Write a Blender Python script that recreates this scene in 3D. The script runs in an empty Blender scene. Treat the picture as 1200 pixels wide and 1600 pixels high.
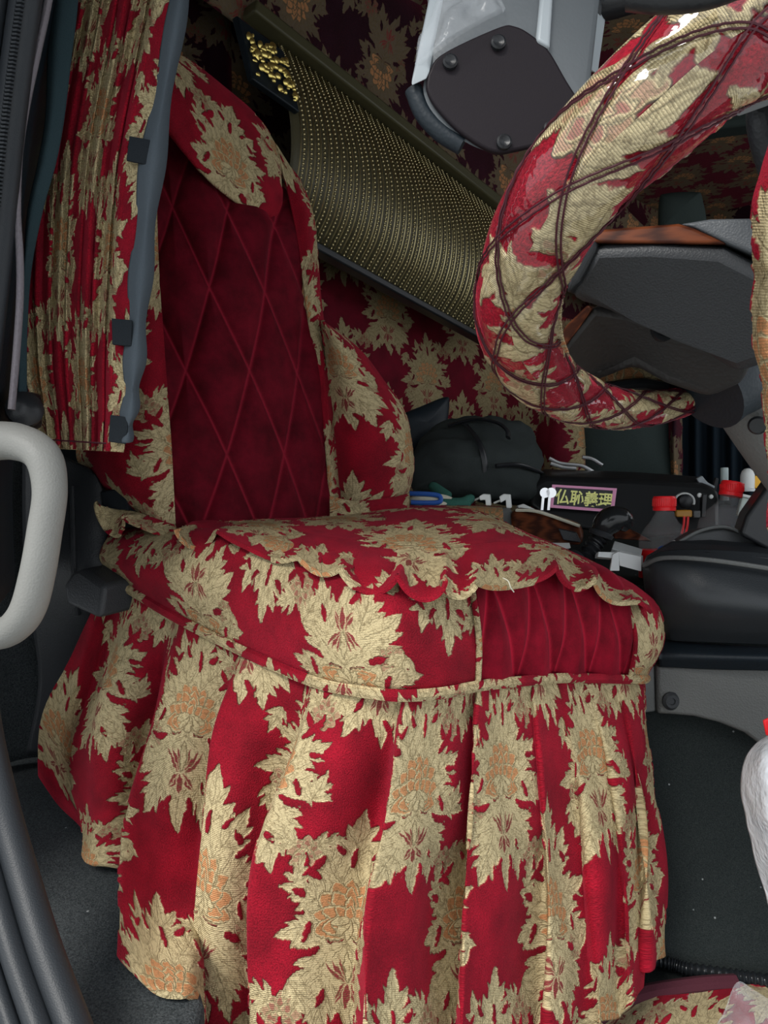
import bpy, math, random
import numpy as np
C = bpy.context.scene.collection
SC = bpy.context.scene
rnd = random.Random(5)
V = lambda *a: np.array(a, float)

# ---------------------------------------------------------------- camera, sky, lights, exposure
F = 1180.0                                   # focal length in pixels of the 1200 x 1600 frame
PITCH = math.radians(4.0)
CAM = V(0, 0, 1.30)
cd = bpy.data.cameras.new('camera'); cam = bpy.data.objects.new('camera', cd); C.objects.link(cam)
cam.location = CAM; cam.rotation_euler = (math.pi/2-PITCH, 0, 0)
cd.sensor_fit = 'VERTICAL'; cd.sensor_height = 36; cd.lens = 36*F/1600; cd.clip_start = .02
SC.camera = cam
SC.view_settings.view_transform = 'Standard'; SC.view_settings.look = 'None'
SC.view_settings.gamma = 1; SC.view_settings.use_curve_mapping = False
SC.view_settings.exposure = 0.68
w = bpy.data.worlds.new('overcast_sky'); SC.world = w; w.use_nodes = True
bg = w.node_tree.nodes['Background']; bg.inputs[0].default_value = (.90, .95, 1, 1); bg.inputs[1].default_value = 1.0
def area(name, loc, target, size, power, color=(1, 1, 1)):
    l = bpy.data.lights.new(name, 'AREA'); l.shape = 'RECTANGLE'; l.size, l.size_y = size; l.energy = power; l.color = color
    o = bpy.data.objects.new(name, l); C.objects.link(o); o.location = loc
    d = V(*target)-V(*loc)
    import mathutils
    o.rotation_euler = mathutils.Vector(d).to_track_quat('-Z', 'Y').to_euler(); return o
sl = bpy.data.lights.new('sun', 'SUN'); sl.energy = 2.4; sl.angle = math.radians(22); sl.color = (1, .97, .92)
sun = bpy.data.objects.new('sun', sl); C.objects.link(sun); sun.location = (1, -3, 5)
import mathutils
sun.rotation_euler = mathutils.Vector((.40, .55, -.76)).to_track_quat('-Z', 'Y').to_euler()

# ---------------------------------------------------------------- helpers
FW = V(0, math.cos(PITCH), -math.sin(PITCH)); UP = V(0, math.sin(PITCH), math.cos(PITCH)); RT = V(1, 0, 0)
def P(px, py, d): return CAM + d*(RT*((px-600)/F) + UP*((800-py)/F) + FW)
def A(*rows): return np.array([[P(*p) for p in r] for r in rows])
def line(*pts): return np.array([P(*p) for p in pts])
def unit(v): v = np.asarray(v, float); return v/(np.linalg.norm(v)+1e-12)

def cr(a, n, axis=0):                        # Catmull-Rom resampling of an array along one axis
    a = np.moveaxis(np.asarray(a, float), axis, 0); m = len(a)
    if m == 2:
        t = np.linspace(0, 1, n).reshape((-1,)+(1,)*(a.ndim-1)); return np.moveaxis(a[0]*(1-t)+a[1]*t, 0, axis)
    e = np.concatenate([[2*a[0]-a[1]], a, [2*a[-1]-a[-2]]])
    s = np.linspace(0, m-1, n); i = np.minimum(s.astype(int), m-2); t = (s-i).reshape((-1,)+(1,)*(a.ndim-1))
    p0, p1, p2, p3 = e[i], e[i+1], e[i+2], e[i+3]
    r = .5*(2*p1+(p2-p0)*t+(2*p0-5*p1+4*p2-p3)*t*t+(3*p1-p0-3*p2+p3)*t**3)
    return np.moveaxis(r, 0, axis)
def surf(ctrl, nr, nc): return cr(cr(ctrl, nr, 0), nc, 1)

WL = {}
def thing(name, label, cat, loc, group=None):
    o = bpy.data.objects.new(name, None); C.objects.link(o); o.empty_display_size = .05
    o.location = loc; WL[o.name] = V(*loc)
    o['label'] = label; o['category'] = cat
    if group: o['group'] = group
    return o
def tag(o, label=None, cat=None, group=None, kind=None):
    if label: o['label'] = label
    if cat: o['category'] = cat
    if group: o['group'] = group
    if kind: o['kind'] = kind
    return o
def link(name, me, mat, parent, verts):
    c = (verts.min(0)+verts.max(0))/2
    me.vertices.foreach_set('co', (verts-c).astype(np.float32).ravel()); me.update()
    o = bpy.data.objects.new(name, me); C.objects.link(o)
    if mat: me.materials.append(mat)
    WL[o.name] = c
    if parent: o.parent = parent; o.location = c-WL[parent.name]
    else: o.location = c
    return o
class MB:
    def __init__(s): s.v = []; s.f = []; s.n = 0
    def add(s, v, f):
        v = np.asarray(v, float); s.v.append(v); s.f += [tuple(i+s.n for i in q) for q in f]; s.n += len(v); return s
    def box(s, c, size, ax=None):
        ax = np.eye(3) if ax is None else np.array(ax); h = np.array(size)/2
        k = np.array([[x, y, z] for x in (-1, 1) for y in (-1, 1) for z in (-1, 1)])*h
        return s.add(np.asarray(c)+k@ax, [(0, 1, 3, 2), (4, 6, 7, 5), (0, 4, 5, 1), (2, 3, 7, 6), (0, 2, 6, 4), (1, 5, 7, 3)])
    def tube(s, path, r, n=10, caps=True, flat=1.0):
        path = np.asarray(path, float); m = len(path); r = np.broadcast_to(np.asarray(r, float), (m,))
        T = np.gradient(path, axis=0); T /= np.linalg.norm(T, axis=1)[:, None]+1e-12
        a = np.cross(T[0], (0, 0, 1)); a = a if np.linalg.norm(a) > .1 else np.cross(T[0], (1, 0, 0)); a = unit(a); v = []
        for i in range(m):
            a = unit(a-T[i]*np.dot(a, T[i])); b = np.cross(T[i], a)
            for k in range(n):
                th = 2*math.pi*k/n; v.append(path[i]+r[i]*(math.cos(th)*a+flat*math.sin(th)*b))
        f = [(i*n+k, i*n+(k+1) % n, (i+1)*n+(k+1) % n, (i+1)*n+k) for i in range(m-1) for k in range(n)]
        if caps: f += [tuple(range(n-1, -1, -1)), tuple((m-1)*n+k for k in range(n))]
        return s.add(v, f)
    def lathe(s, prof, o, ax=(0, 0, 1), n=20):     # prof: (radius, height)
        ax = unit(ax); a = np.cross(ax, (0, 1, 0)); a = unit(a if np.linalg.norm(a) > .1 else np.cross(ax, (1, 0, 0))); b = np.cross(ax, a)
        v = [np.asarray(o)+ax*h+r*(math.cos(2*math.pi*k/n)*a+math.sin(2*math.pi*k/n)*b) for r, h in prof for k in range(n)]
        f = [(i*n+k, i*n+(k+1) % n, (i+1)*n+(k+1) % n, (i+1)*n+k) for i in range(len(prof)-1) for k in range(n)]
        f += [tuple(range(n-1, -1, -1)), tuple((len(prof)-1)*n+k for k in range(n))]
        return s.add(v, f)
    def slab(s, front, off):                        # polygon in space given thickness along off
        front = np.asarray(front); n = len(front); back = front+np.asarray(off)
        return s.add(np.concatenate([front, back]), [tuple(range(n))]+[tuple(range(2*n-1, n-1, -1))]+[(i, n+i, n+(i+1) % n, (i+1) % n) for i in range(n)])
    def pillow(s, outline, bulge, back, rings=7, power=.5, n=64):   # puffed closed body over a closed outline
        o = np.concatenate([outline, outline[:1]]); o = cr(o, n+1)[:-1]; c = o.mean(0); ray = unit(c-CAM); v = []
        for sgn, amt in ((-1, bulge), (1, back)):
            for k in range(rings+1):
                q = k/rings; sc = math.sin(q*math.pi/2); h = max(0, 1-sc*sc)**power
                v.append(c+(o-c)*sc+ray*(sgn*amt*h))
        v = np.concatenate(v); f = []; R = rings+1
        for half in (0, 1):
            for k in range(rings):
                for j in range(n):
                    a, b = (half*R+k)*n+j, (half*R+k)*n+(j+1) % n; q = (a, b, b+n, a+n); f.append(q if half == 0 else q[::-1])
        return s.add(v, f)
    def ball(s, c, r, n=12, m=8, ax=None):
        r = np.broadcast_to(np.asarray(r, float), (3,)); ax = np.eye(3) if ax is None else np.array(ax); v = []; f = []
        for i in range(m+1):
            for k in range(n):
                p, t = math.pi*(i+.02)/(m+.04), 2*math.pi*k/n
                v.append(np.asarray(c)+(V(math.sin(p)*math.cos(t), math.sin(p)*math.sin(t), math.cos(p))*r)@ax)
        f = [(i*n+k, i*n+(k+1) % n, (i+1)*n+(k+1) % n, (i+1)*n+k) for i in range(m) for k in range(n)]
        f += [tuple(range(n-1, -1, -1)), tuple(m*n+k for k in range(n))]
        return s.add(v, f)
    def build(s, name, mat, parent=None, smooth=True, bevel=0, uv=None, sub=0, angle=40):
        v = np.concatenate(s.v); me = bpy.data.meshes.new(name); me.from_pydata([(0, 0, 0)]*len(v), [], s.f)
        o = link(name, me, mat, parent, v)
        import bmesh
        bm = bmesh.new(); bm.from_mesh(me); bmesh.ops.recalc_face_normals(bm, faces=bm.faces); bm.to_mesh(me); bm.free()
        if uv is not None:
            a, b, sc = uv; L = me.uv_layers.new(name='UVMap'); li = np.empty(len(me.loops), np.int32); me.loops.foreach_get('vertex_index', li)
            L.data.foreach_set('uv', np.stack([v@a/TW*sc, v@b/TH*sc], -1)[li].astype(np.float32).ravel())
        if smooth:
            me.polygons.foreach_set('use_smooth', [True]*len(me.polygons)); me.set_sharp_from_angle(angle=math.radians(angle))
        if bevel:
            m = o.modifiers.new('edge', 'BEVEL'); m.width = bevel; m.segments = 3; m.limit_method = 'ANGLE'; m.angle_limit = math.radians(35)
        if sub:
            m = o.modifiers.new('round', 'SUBSURF'); m.levels = m.render_levels = sub
        return o

def arcuv(G):                                # metres along and down a cloth grid
    du = np.linalg.norm(np.diff(G, axis=1), axis=2).mean(0); dv = np.linalg.norm(np.diff(G, axis=0), axis=2).mean(1)
    u = np.concatenate([[0], np.cumsum(du)]); v = -np.concatenate([[0], np.cumsum(dv)])
    return np.stack(np.meshgrid(u, v), -1)
def normals(G, flip=None):
    n = np.cross(np.gradient(G, axis=1), np.gradient(G, axis=0)); n /= np.linalg.norm(n, axis=2)[..., None]+1e-12
    if flip is None: flip = (n*(CAM-G)).sum() < 0
    return -n if flip else n
def sample(uv, ch=0):                        # damask texture looked up at uv in metres
    h, ww = DM.shape[:2]; x = (uv[..., 0]/TW) % 1*ww-.5; y = (uv[..., 1]/TH) % 1*h-.5
    x0 = np.floor(x).astype(int); y0 = np.floor(y).astype(int); fx = x-x0; fy = y-y0; g = lambda a, b: DM[b % h, a % ww, ch]
    return (g(x0, y0)*(1-fx)+g(x0+1, y0)*fx)*(1-fy)+(g(x0, y0+1)*(1-fx)+g(x0+1, y0+1)*fx)*fy
def cloth(name, G, mat, parent=None, uv0=(0, 0), pile=.0018, hem=.005, uv=None, disp=None, flip=None, uvs=1.0, seam=None):
    if uv is None: uv = arcuv(G)*uvs
    uv = uv+V(*uv0); n = normals(G, flip); Q = G.copy()
    if pile: Q = Q+n*(pile*sample(uv))[..., None]
    if disp is not None: Q = Q+n*disp[..., None]
    if hem:                                  # turned-under edge all round gives the cloth its thickness
        Q = np.pad(Q, ((1, 1), (1, 1), (0, 0)), 'edge'); nn = np.pad(n, ((1, 1), (1, 1), (0, 0)), 'edge'); uv = np.pad(uv, ((1, 1), (1, 1), (0, 0)), 'edge')
        uv[0, :, 1] += hem; uv[-1, :, 1] -= hem; uv[:, 0, 0] -= hem; uv[:, -1, 0] += hem
        if seam is not None: seam = np.pad(seam, 1, 'edge')
        for sl in ((0,), (-1,)): Q[sl] -= nn[sl]*hem
        Q[1:-1, 0] -= nn[1:-1, 0]*hem; Q[1:-1, -1] -= nn[1:-1, -1]*hem
    r, c = Q.shape[:2]; i = np.arange(r*c).reshape(r, c)
    q = np.stack([i[:-1, :-1], i[1:, :-1], i[1:, 1:], i[:-1, 1:]], -1).reshape(-1, 4)
    me = bpy.data.meshes.new(name); nv, nf = r*c, len(q)
    me.vertices.add(nv); me.loops.add(nf*4); me.polygons.add(nf)
    me.loops.foreach_set('vertex_index', q.astype(np.int32).ravel())
    me.polygons.foreach_set('loop_start', np.arange(0, nf*4, 4, dtype=np.int32))
    me.polygons.foreach_set('use_smooth', np.ones(nf, bool))
    me.vertices.foreach_set('co', Q.astype(np.float32).ravel()); me.update(calc_edges=True)
    L = me.uv_layers.new(name='UVMap'); L.data.foreach_set('uv', (uv.reshape(-1, 2)/V(TW, TH))[q.ravel()].astype(np.float32).ravel())
    if seam is not None: me.attributes.new('seam', 'FLOAT', 'POINT').data.foreach_set('value', seam.astype(np.float32).ravel())
    return link(name, me, mat, parent, Q.reshape(-1, 3))
def quilt(uv, a, b, amp, sig, ph=0.0):       # puffed diamonds between stitched seams
    p = uv[..., 0]/a+uv[..., 1]/b+ph; q = uv[..., 0]/a-uv[..., 1]/b+ph
    k = 1/math.hypot(1/a, 1/b); d = lambda t: np.abs(t-np.round(t))*k
    m = np.minimum(d(p), d(q)); return amp*(1-np.exp(-m/sig)), np.exp(-(m/.0022)**2)
# ---------------------------------------------------------------- the woven damask pattern, computed here as a tile
TW, TH = 0.29, 0.36
def make_damask(nx=725, ny=900):
    rng = np.random.default_rng(7)
    X0, Y0 = np.meshgrid((np.arange(nx)+.5)/nx*TW, (np.arange(ny)+.5)/ny*TH)
    xr, yr = np.arange(nx)/nx, np.arange(ny)/ny
    def tnoise(k, amp):
        n = np.zeros((ny, nx), np.float32)
        for _ in range(14):
            a = int(rng.integers(-k, k+1)); b = int(rng.integers(-k, k+1)); ph = rng.uniform(0, 6.28)
            n += np.real(np.exp(1j*(2*math.pi*b*yr+ph))[:, None]*np.exp(2j*math.pi*a*xr)[None, :]).astype(np.float32)
        return n*amp/3.7
    X = X0+tnoise(9, .0016)+tnoise(55, .0007); Y = Y0+tnoise(9, .0016)+tnoise(55, .0007)
    M = np.zeros((ny, nx, 4), np.float32)            # gold, orange, maroon, vein
    aa = .0005
    def win(cx, cy, R):
        ix = np.arange(int((cx-R)/TW*nx), int((cx+R)/TW*nx)+2) % nx; iy = np.arange(int((cy-R)/TH*ny), int((cy+R)/TH*ny)+2) % ny
        return np.ix_(iy, ix)
    def local(W, cx, cy, ang):
        dx = (X[W]-cx+.5*TW) % TW-.5*TW; dy = (Y[W]-cy+.5*TH) % TH-.5*TH; c, s = math.cos(ang), math.sin(ang)
        return dx*c+dy*s, -dx*s+dy*c
    def cover(d): return np.clip(d/aa*.5+.5, 0, 1)
    def paint(W, m, g=1, o=0, r=0, vn=0): M[W] = M[W]*(1-m[..., None])+m[..., None]*np.array([g, o, r, vn], np.float32)
    def ink(W, m): M[W[0], W[1], 3] = np.maximum(M[W[0], W[1], 3], m)
    def lens(cx, cy, ang, L, w, p=1.0, skew=0.0):
        W = win(cx, cy, L*1.15+.004); u, v = local(W, cx, cy, ang); t = np.clip(u/L, 0, 1); v = v-skew*L*t*t
        d = np.where((u < 0) | (u > L), -1, w*np.sin(math.pi*t**.8)**p-np.abs(v)); return W, d, u, v
    def leaf(cx, cy, ang, L, n=3, curl=0.0):
        parts = [(cx, cy, ang, L, .16*L, curl)]; later = []
        for i in range(n):
            f = .08+.62*i/n; l = L*(.55-.1*i)
            for s in (1, -1): parts.append((cx+math.cos(ang)*L*f, cy+math.sin(ang)*L*f, ang+s*(.95-.12*i), l, .20*l, -s*.12))
        for q in parts:
            W, d, u, v = lens(*q[:5], .8, q[5]); paint(W, cover(d))
            later.append((W, cover(.0005-np.abs(v))*(d > .0006)*.9))
            later.append((W, cover(.0004-np.abs(np.abs(v)-.45*q[4]*np.sin(math.pi*np.clip(u/q[3], 0, 1))))*(d > .0008)*.55))
        for W, m in later: ink(W, m)
    def petal(cx, cy, ang, L, w, e=.0012, inner=0, red=0):
        W, d, u, v = lens(cx, cy, ang, L, w, .55); paint(W, cover(d)); ink(W, cover(.0006-np.abs(d-.0006)))
        if inner: paint(W, cover(d-e*2.2)*inner, 1, 1); paint(W, cover(d-e*8), 1, .35, 0, .1)
        if red: paint(W, cover(d-e*1.8)*red*(u > .35*L), 1, 0, 1)
    def disc(cx, cy, R, wob=0):
        W = win(cx, cy, R*1.5); u, v = local(W, cx, cy, 0); d = R-np.hypot(u, v)*(1+wob*np.sin(7*np.arctan2(v, u))); paint(W, cover(d)); return W, d
    def lotus(cx, cy, R):
        for n, r in ((9, 1.0), (7, .8), (5, .58), (3, .38)):
            for i in range(n):
                a = math.pi*(-.12+1.24*i/(n-1)); petal(cx-.1*R*math.cos(a), cy-.15*R, a, R*r, R*r*(.30 if n > 3 else .36), .0013, 1)
        for i in range(5): petal(cx, cy-.1*R, -math.pi*(.12+.76*i/4), R*.5, R*.13, .001)
    def rose(cx, cy, R):
        for k, (n, r) in enumerate(((8, 1.0), (6, .72), (5, .45))):
            for i in range(n): petal(cx, cy, 6.283*i/n+k*.5, R*r, R*r*.36, .0011, red=.8 if k == 1 else .55)
        W, d = disc(cx, cy, R*.16); ink(W, cover(.0006-np.abs(d-.001)))
    def iris(cx, cy, R):
        for s in (1, -1):
            for a, l, ww, sk in ((.35, 1, .10, .35), (.75, .95, .09, .2), (1.15, .9, .08, .1), (-.55, .7, .09, -.3), (-1.1, .8, .08, .2)):
                W, d, u, v = lens(cx, cy, math.pi/2-s*(math.pi/2-a), R*l, R*ww, .8, s*sk); paint(W, cover(d)); paint(W, cover(d-.0010), 1, 0, 1)
        W, d, u, v = lens(cx, cy, math.pi/2, R*1.05, R*.14, .8); paint(W, cover(d)); ink(W, cover(.0006-np.abs(d-.001))); paint(W, cover(d-.005), 1, 0, 1)
        W, d, u, v = lens(cx, cy, -math.pi/2, R*.8, R*.15, .8); paint(W, cover(d)); paint(W, cover(d-.0015), 1, 0, 1)
    def red(cx, cy, ang, L, w, sk=0):
        W, d, u, v = lens(cx, cy, ang, L, w, .5, sk); paint(W, cover(d), 0)
    D = math.pi/180
    for cx, cy, m in ((.0725, .10, 1), (.2175, .28, -1)):
        fl = lambda a: (a if m > 0 else 180-a)*D
        for a, L, ox, oy in ((90, .098, 0, .03), (58, .080, .01, .02), (122, .080, -.01, .02), (20, .074, .02, 0), (160, .074, -.02, 0), (-18, .076, .022, -.018), (198, .076, -.022, -.018),
                             (-50, .088, .015, -.04), (230, .088, -.015, -.04), (-90, .115, 0, -.03), (-68, .080, .02, -.070), (248, .080, -.02, -.070)):
            leaf(cx+m*ox, cy+oy, fl(a), L*rng.uniform(.92, 1.08), 3, rng.uniform(-.1, .1))
        disc(cx, cy-.074, .024, .25); iris(cx, cy-.082, .036); lotus(cx, cy-.008, .048)
        rose(cx+m*.066, cy+.066, .023); rose(cx-m*.060, cy-.050, .018)
        for s in (1, -1): leaf(cx+m*.066+s*.012, cy+.074, (90-s*60)*D, .042, 2)
        for ox, oy, a, L, ww, sk in ((.040, .030, 35, .042, .0055, .3), (.050, .044, 120, .022, .0045, 0), (-.042, .032, 150, .036, .005, -.3), (-.048, .048, 60, .02, .004, 0), (.034, -.045, -25, .036, .005, .3),
                                     (-.034, -.045, 205, .03, .0045, -.3), (.012, -.112, -70, .026, .004, .2), (-.012, -.112, 250, .026, .004, -.2), (.002, .048, 88, .03, .0045, .15), (.048, -.02, -80, .022, .004, .2),
                                     (-.050, -.012, -100, .022, .004, -.2), (.018, .066, 60, .018, .004, 0), (-.02, .062, 120, .02, .0035, .2), (.056, .01, 10, .02, .004, 0), (-.06, .004, 170, .018, .004, .2), (.03, -.09, -60, .02, .0035, 0)):
            red(cx+m*ox, cy+oy, fl(a), L, ww, sk*m)
    for cx, cy, a in ((.145, .055, 70), (.002, .222, 110), (.147, .20, -60), (.285, .15, 250), (.145, .30, 80), (.29, .045, -80)): leaf(cx, cy, a*D, .042, 2)
    g = M[..., 0]; fz = tnoise(150, .16)+tnoise(80, .12)
    vel = np.clip(1-g+fz*((g > .02) & (g < .98)), 0, 1)
    return np.clip(np.stack([vel, M[..., 1]*(1-vel), M[..., 2]*(1-vel), M[..., 3]*(1-vel)], -1), 0, 1).astype(np.float32)
DM = make_damask()
# ---------------------------------------------------------------- materials
img = bpy.data.images.new('damask_weave', DM.shape[1], DM.shape[0], alpha=True, float_buffer=False, is_data=True)
img.alpha_mode = 'CHANNEL_PACKED'; img.pixels.foreach_set(DM.ravel()); img.update(); img.pack()
class N:                                     # small node-tree writer
    def __init__(s, name):
        s.m = bpy.data.materials.new(name); s.m.use_nodes = True; s.t = s.m.node_tree; s.b = s.t.nodes['Principled BSDF']
    def n(s, typ, ins={}, **kw):
        x = s.t.nodes.new(typ)
        for k, v in kw.items(): setattr(x, k, v)
        for k, v in ins.items(): s.set(x.inputs[k], v)
        return x
    def set(s, sock, v):
        if isinstance(v, bpy.types.NodeSocket): s.t.links.new(v, sock)
        elif isinstance(v, bpy.types.Node): s.t.links.new(v.outputs[0], sock)
        else: sock.default_value = v
    def p(s, **kw):
        for k, v in kw.items(): s.set(s.b.inputs[k.replace('_', ' ')], v)
        return s
    def math(s, op, a, b=0.0, c=None):
        x = s.t.nodes.new('ShaderNodeMath'); x.operation = op; s.set(x.inputs[0], a); s.set(x.inputs[1], b)
        if c is not None: s.set(x.inputs[2], c)
        return x.outputs[0]
    def mix(s, f, a, b, mode='MIX'):
        x = s.t.nodes.new('ShaderNodeMix'); x.data_type = 'RGBA'; x.blend_type = mode; s.set(x.inputs[0], f); s.set(x.inputs[6], a); s.set(x.inputs[7], b); return x.outputs[2]
    def noise(s, vec, scale, detail=2, rough=.5): return s.n('ShaderNodeTexNoise', {'Vector': vec, 'Scale': scale, 'Detail': detail, 'Roughness': rough}).outputs[0]
    def ramp(s, f, a, b): return s.n('ShaderNodeMapRange', {0: f, 1: a, 2: b}).outputs[0]
    def bump(s, h, dist, strength=1): s.p(Normal=s.n('ShaderNodeBump', {'Height': h, 'Distance': dist, 'Strength': strength})); return s
    def obj(s): return s.n('ShaderNodeTexCoord').outputs[3]
    def uv(s): return s.n('ShaderNodeTexCoord').outputs[2]
def rgba(c): return (*c, 1)
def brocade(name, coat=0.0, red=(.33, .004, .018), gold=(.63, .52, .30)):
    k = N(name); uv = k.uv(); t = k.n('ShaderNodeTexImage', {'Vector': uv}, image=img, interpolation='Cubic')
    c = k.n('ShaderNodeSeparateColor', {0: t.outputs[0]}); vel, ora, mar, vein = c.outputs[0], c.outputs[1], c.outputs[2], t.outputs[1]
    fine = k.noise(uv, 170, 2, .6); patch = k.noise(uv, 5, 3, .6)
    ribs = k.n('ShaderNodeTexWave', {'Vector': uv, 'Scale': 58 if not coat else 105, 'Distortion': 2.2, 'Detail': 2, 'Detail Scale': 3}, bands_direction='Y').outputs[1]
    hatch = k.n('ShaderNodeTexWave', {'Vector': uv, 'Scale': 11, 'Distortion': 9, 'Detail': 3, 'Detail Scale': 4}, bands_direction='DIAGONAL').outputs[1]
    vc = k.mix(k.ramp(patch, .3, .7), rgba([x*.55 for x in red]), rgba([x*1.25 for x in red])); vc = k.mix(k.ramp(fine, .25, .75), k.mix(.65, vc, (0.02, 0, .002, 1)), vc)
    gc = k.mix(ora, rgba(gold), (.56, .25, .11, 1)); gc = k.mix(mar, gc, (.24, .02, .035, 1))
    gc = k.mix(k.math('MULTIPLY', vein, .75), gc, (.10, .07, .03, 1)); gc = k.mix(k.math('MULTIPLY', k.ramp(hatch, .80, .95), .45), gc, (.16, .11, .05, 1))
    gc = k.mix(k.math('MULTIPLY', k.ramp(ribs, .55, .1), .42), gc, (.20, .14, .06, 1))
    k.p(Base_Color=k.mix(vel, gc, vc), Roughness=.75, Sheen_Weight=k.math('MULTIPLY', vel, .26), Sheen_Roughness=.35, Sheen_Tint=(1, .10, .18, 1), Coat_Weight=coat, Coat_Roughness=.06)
    k.b.inputs['Specular IOR Level'].default_value = .15
    h = k.math('ADD', k.math('MULTIPLY', vel, .8), k.math('MULTIPLY', k.math('MULTIPLY', vel, fine), .8))
    h = k.math('ADD', h, k.math('MULTIPLY', k.math('SUBTRACT', 1, vel), k.math('MULTIPLY', ribs, .28))); h = k.math('SUBTRACT', h, k.math('MULTIPLY', vein, .35))
    k.bump(h, .0028, 1.0)
    if coat:                                 # clear vinyl sleeve: a second, wrinkled gloss over the cloth
        wr = k.noise(k.obj(), 40, 3, .55); k.p(Coat_Normal=k.n('ShaderNodeBump', {'Height': wr, 'Distance': .006, 'Strength': .35}))
    return k.m
def velvet(name, col, seam=.5):
    k = N(name); uv = k.uv(); fine = k.noise(uv, 160, 2); patch = k.noise(uv, 6, 4, .65)
    c = k.mix(k.ramp(patch, .3, .72), rgba([x*.5 for x in col]), rgba([x*1.35 for x in col])); c = k.mix(k.ramp(fine, .2, .8), k.mix(.3, c, (0, 0, 0, 1)), c)
    sm = k.n('ShaderNodeAttribute', attribute_name='seam').outputs[2]; c = k.mix(k.math('MULTIPLY', sm, seam), c, rgba([min(1, x*3.2+.01) for x in col]))  # seam lines coloured lighter, for crushed pile catching the light
    k.p(Base_Color=c, Roughness=.8, Sheen_Weight=.32, Sheen_Roughness=.3, Sheen_Tint=(1, .12, .2, 1)); k.b.inputs['Specular IOR Level'].default_value = .1
    return k.bump(fine, .0012, .5).m
def plastic(name, col, rough=.5, grain=320, depth=.0006, spec=.3, var=.12):
    k = N(name); o = k.obj(); nz = k.noise(o, 9, 4)
    k.p(Base_Color=k.mix(nz, rgba([x*(1-var) for x in col]), rgba([x*(1+var) for x in col])), Roughness=rough); k.b.inputs['Specular IOR Level'].default_value = spec
    if depth: k.bump(k.n('ShaderNodeTexVoronoi', {'Vector': o, 'Scale': grain}).outputs[0], depth, .5)
    return k.m
def carpet(name, a, b, scale=420):
    k = N(name); o = k.obj(); f = k.noise(o, scale, 3, .7); g = k.noise(o, 14, 4)
    c = k.mix(k.ramp(f, .3, .72), rgba(a), rgba(b)); c = k.mix(k.math('MULTIPLY', g, .4), c, rgba(a))
    sp = k.n('ShaderNodeTexVoronoi', {'Vector': o, 'Scale': 26}).outputs[0]; c = k.mix(k.ramp(sp, .055, .03), c, (.30, .32, .32, 1))
    k.p(Base_Color=c, Roughness=.95); k.b.inputs['Specular IOR Level'].default_value = .1
    return k.bump(f, .004, .8).m
def wood(name):
    k = N(name); o = k.obj(); wv = k.n('ShaderNodeTexWave', {'Vector': k.n('ShaderNodeMapping', {0: o, 3: (9, 30, 60)}), 'Scale': 1, 'Distortion': 7, 'Detail': 4, 'Detail Scale': 1.2}).outputs[1]
    return k.p(Base_Color=k.mix(wv, (.030, .008, .004, 1), (.105, .028, .010, 1)), Roughness=.4, **{'Specular_IOR_Level': .12}).m
def cloth_mat(name, a, b, scale=300):
    k = N(name); o = k.obj(); f = k.noise(o, scale, 2); g = k.noise(o, 7, 3)
    return k.p(Base_Color=k.mix(k.math('MULTIPLY', k.math('ADD', f, g), .5), rgba(a), rgba(b)), Roughness=.9, Specular_IOR_Level=.08).bump(f, .001, .5).m
def metal(name, col=(.75, .76, .78), rough=.12):
    k = N(name); return k.p(Base_Color=k.mix(k.noise(k.obj(), 30, 2), rgba([x*.85 for x in col]), rgba(col)), Metallic=1.0, Roughness=rough).m
def glass(name, tint=(.96, .98, .98)):
    k = N(name); o = k.obj(); k.p(Base_Color=rgba(tint), Roughness=.03, IOR=1.2, Transmission_Weight=1.0).bump(k.noise(o, 25, 2), .004, .25)
    return k.m
BRO = brocade('red_gold_damask'); BROC = brocade('damask_under_clear_vinyl', 1.0); VEL = velvet('dark_red_velvet', (.115, .0025, .010)); VELF = velvet('crimson_velvet', (.20, .003, .014))
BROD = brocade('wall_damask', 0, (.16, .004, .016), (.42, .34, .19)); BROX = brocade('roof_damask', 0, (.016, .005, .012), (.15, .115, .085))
GREY = plastic('light_grey_plastic', (.205, .205, .192), .5, 420, .0005); MID = plastic('mid_grey_plastic', (.10, .104, .102), .5, 300, .0008); DK = plastic('charcoal_plastic', (.020, .022, .025), .45, 380, .0007)
BLK = plastic('black_plastic', (.012, .013, .015), .35, 500, .0002); NAVY = plastic('blue_black_plastic', (.007, .012, .017), .5, 300, .0005); RUB = plastic('black_rubber', (.017, .020, .024), .48, 600, .0003, .35)
CARP = carpet('charcoal_carpet', (.014, .018, .020), (.10, .11, .115)); CARPD = carpet('dark_carpet', (.010, .014, .015), (.045, .052, .050), 520)
WOOD = wood('glossy_wood'); CHR = metal('chrome', (.95, .96, .97), .36); GOLD = metal('gilt', (.98, .78, .25), .38); BRASS = metal('old_brass', (.56, .48, .26), .34)
WHT = plastic('white_plastic', (.72, .74, .72), .4, 300, 0); REDP = plastic('red_plastic', (.75, .015, .02), .35, 300, 0); BLUE = plastic('blue_plastic', (.02, .09, .36), .45, 300, 0)
YEL = plastic('yellow_plastic', (.80, .42, .02), .4, 300, 0); TEAL = cloth_mat('teal_rubberised_cloth', (.02, .075, .06), (.05, .15, .12)); CREAM = cloth_mat('cream_cloth', (.45, .43, .33), (.62, .60, .50))
BAGM = cloth_mat('charcoal_nylon', (.018, .0225, .0222), (.046, .053, .052), 500); GREYT = cloth_mat('grey_binding_tape', (.05, .065, .08), (.09, .105, .12), 700); HOOK = cloth_mat('black_hook_tape', (.005, .007, .010), (.03, .035, .04), 900)
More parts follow.
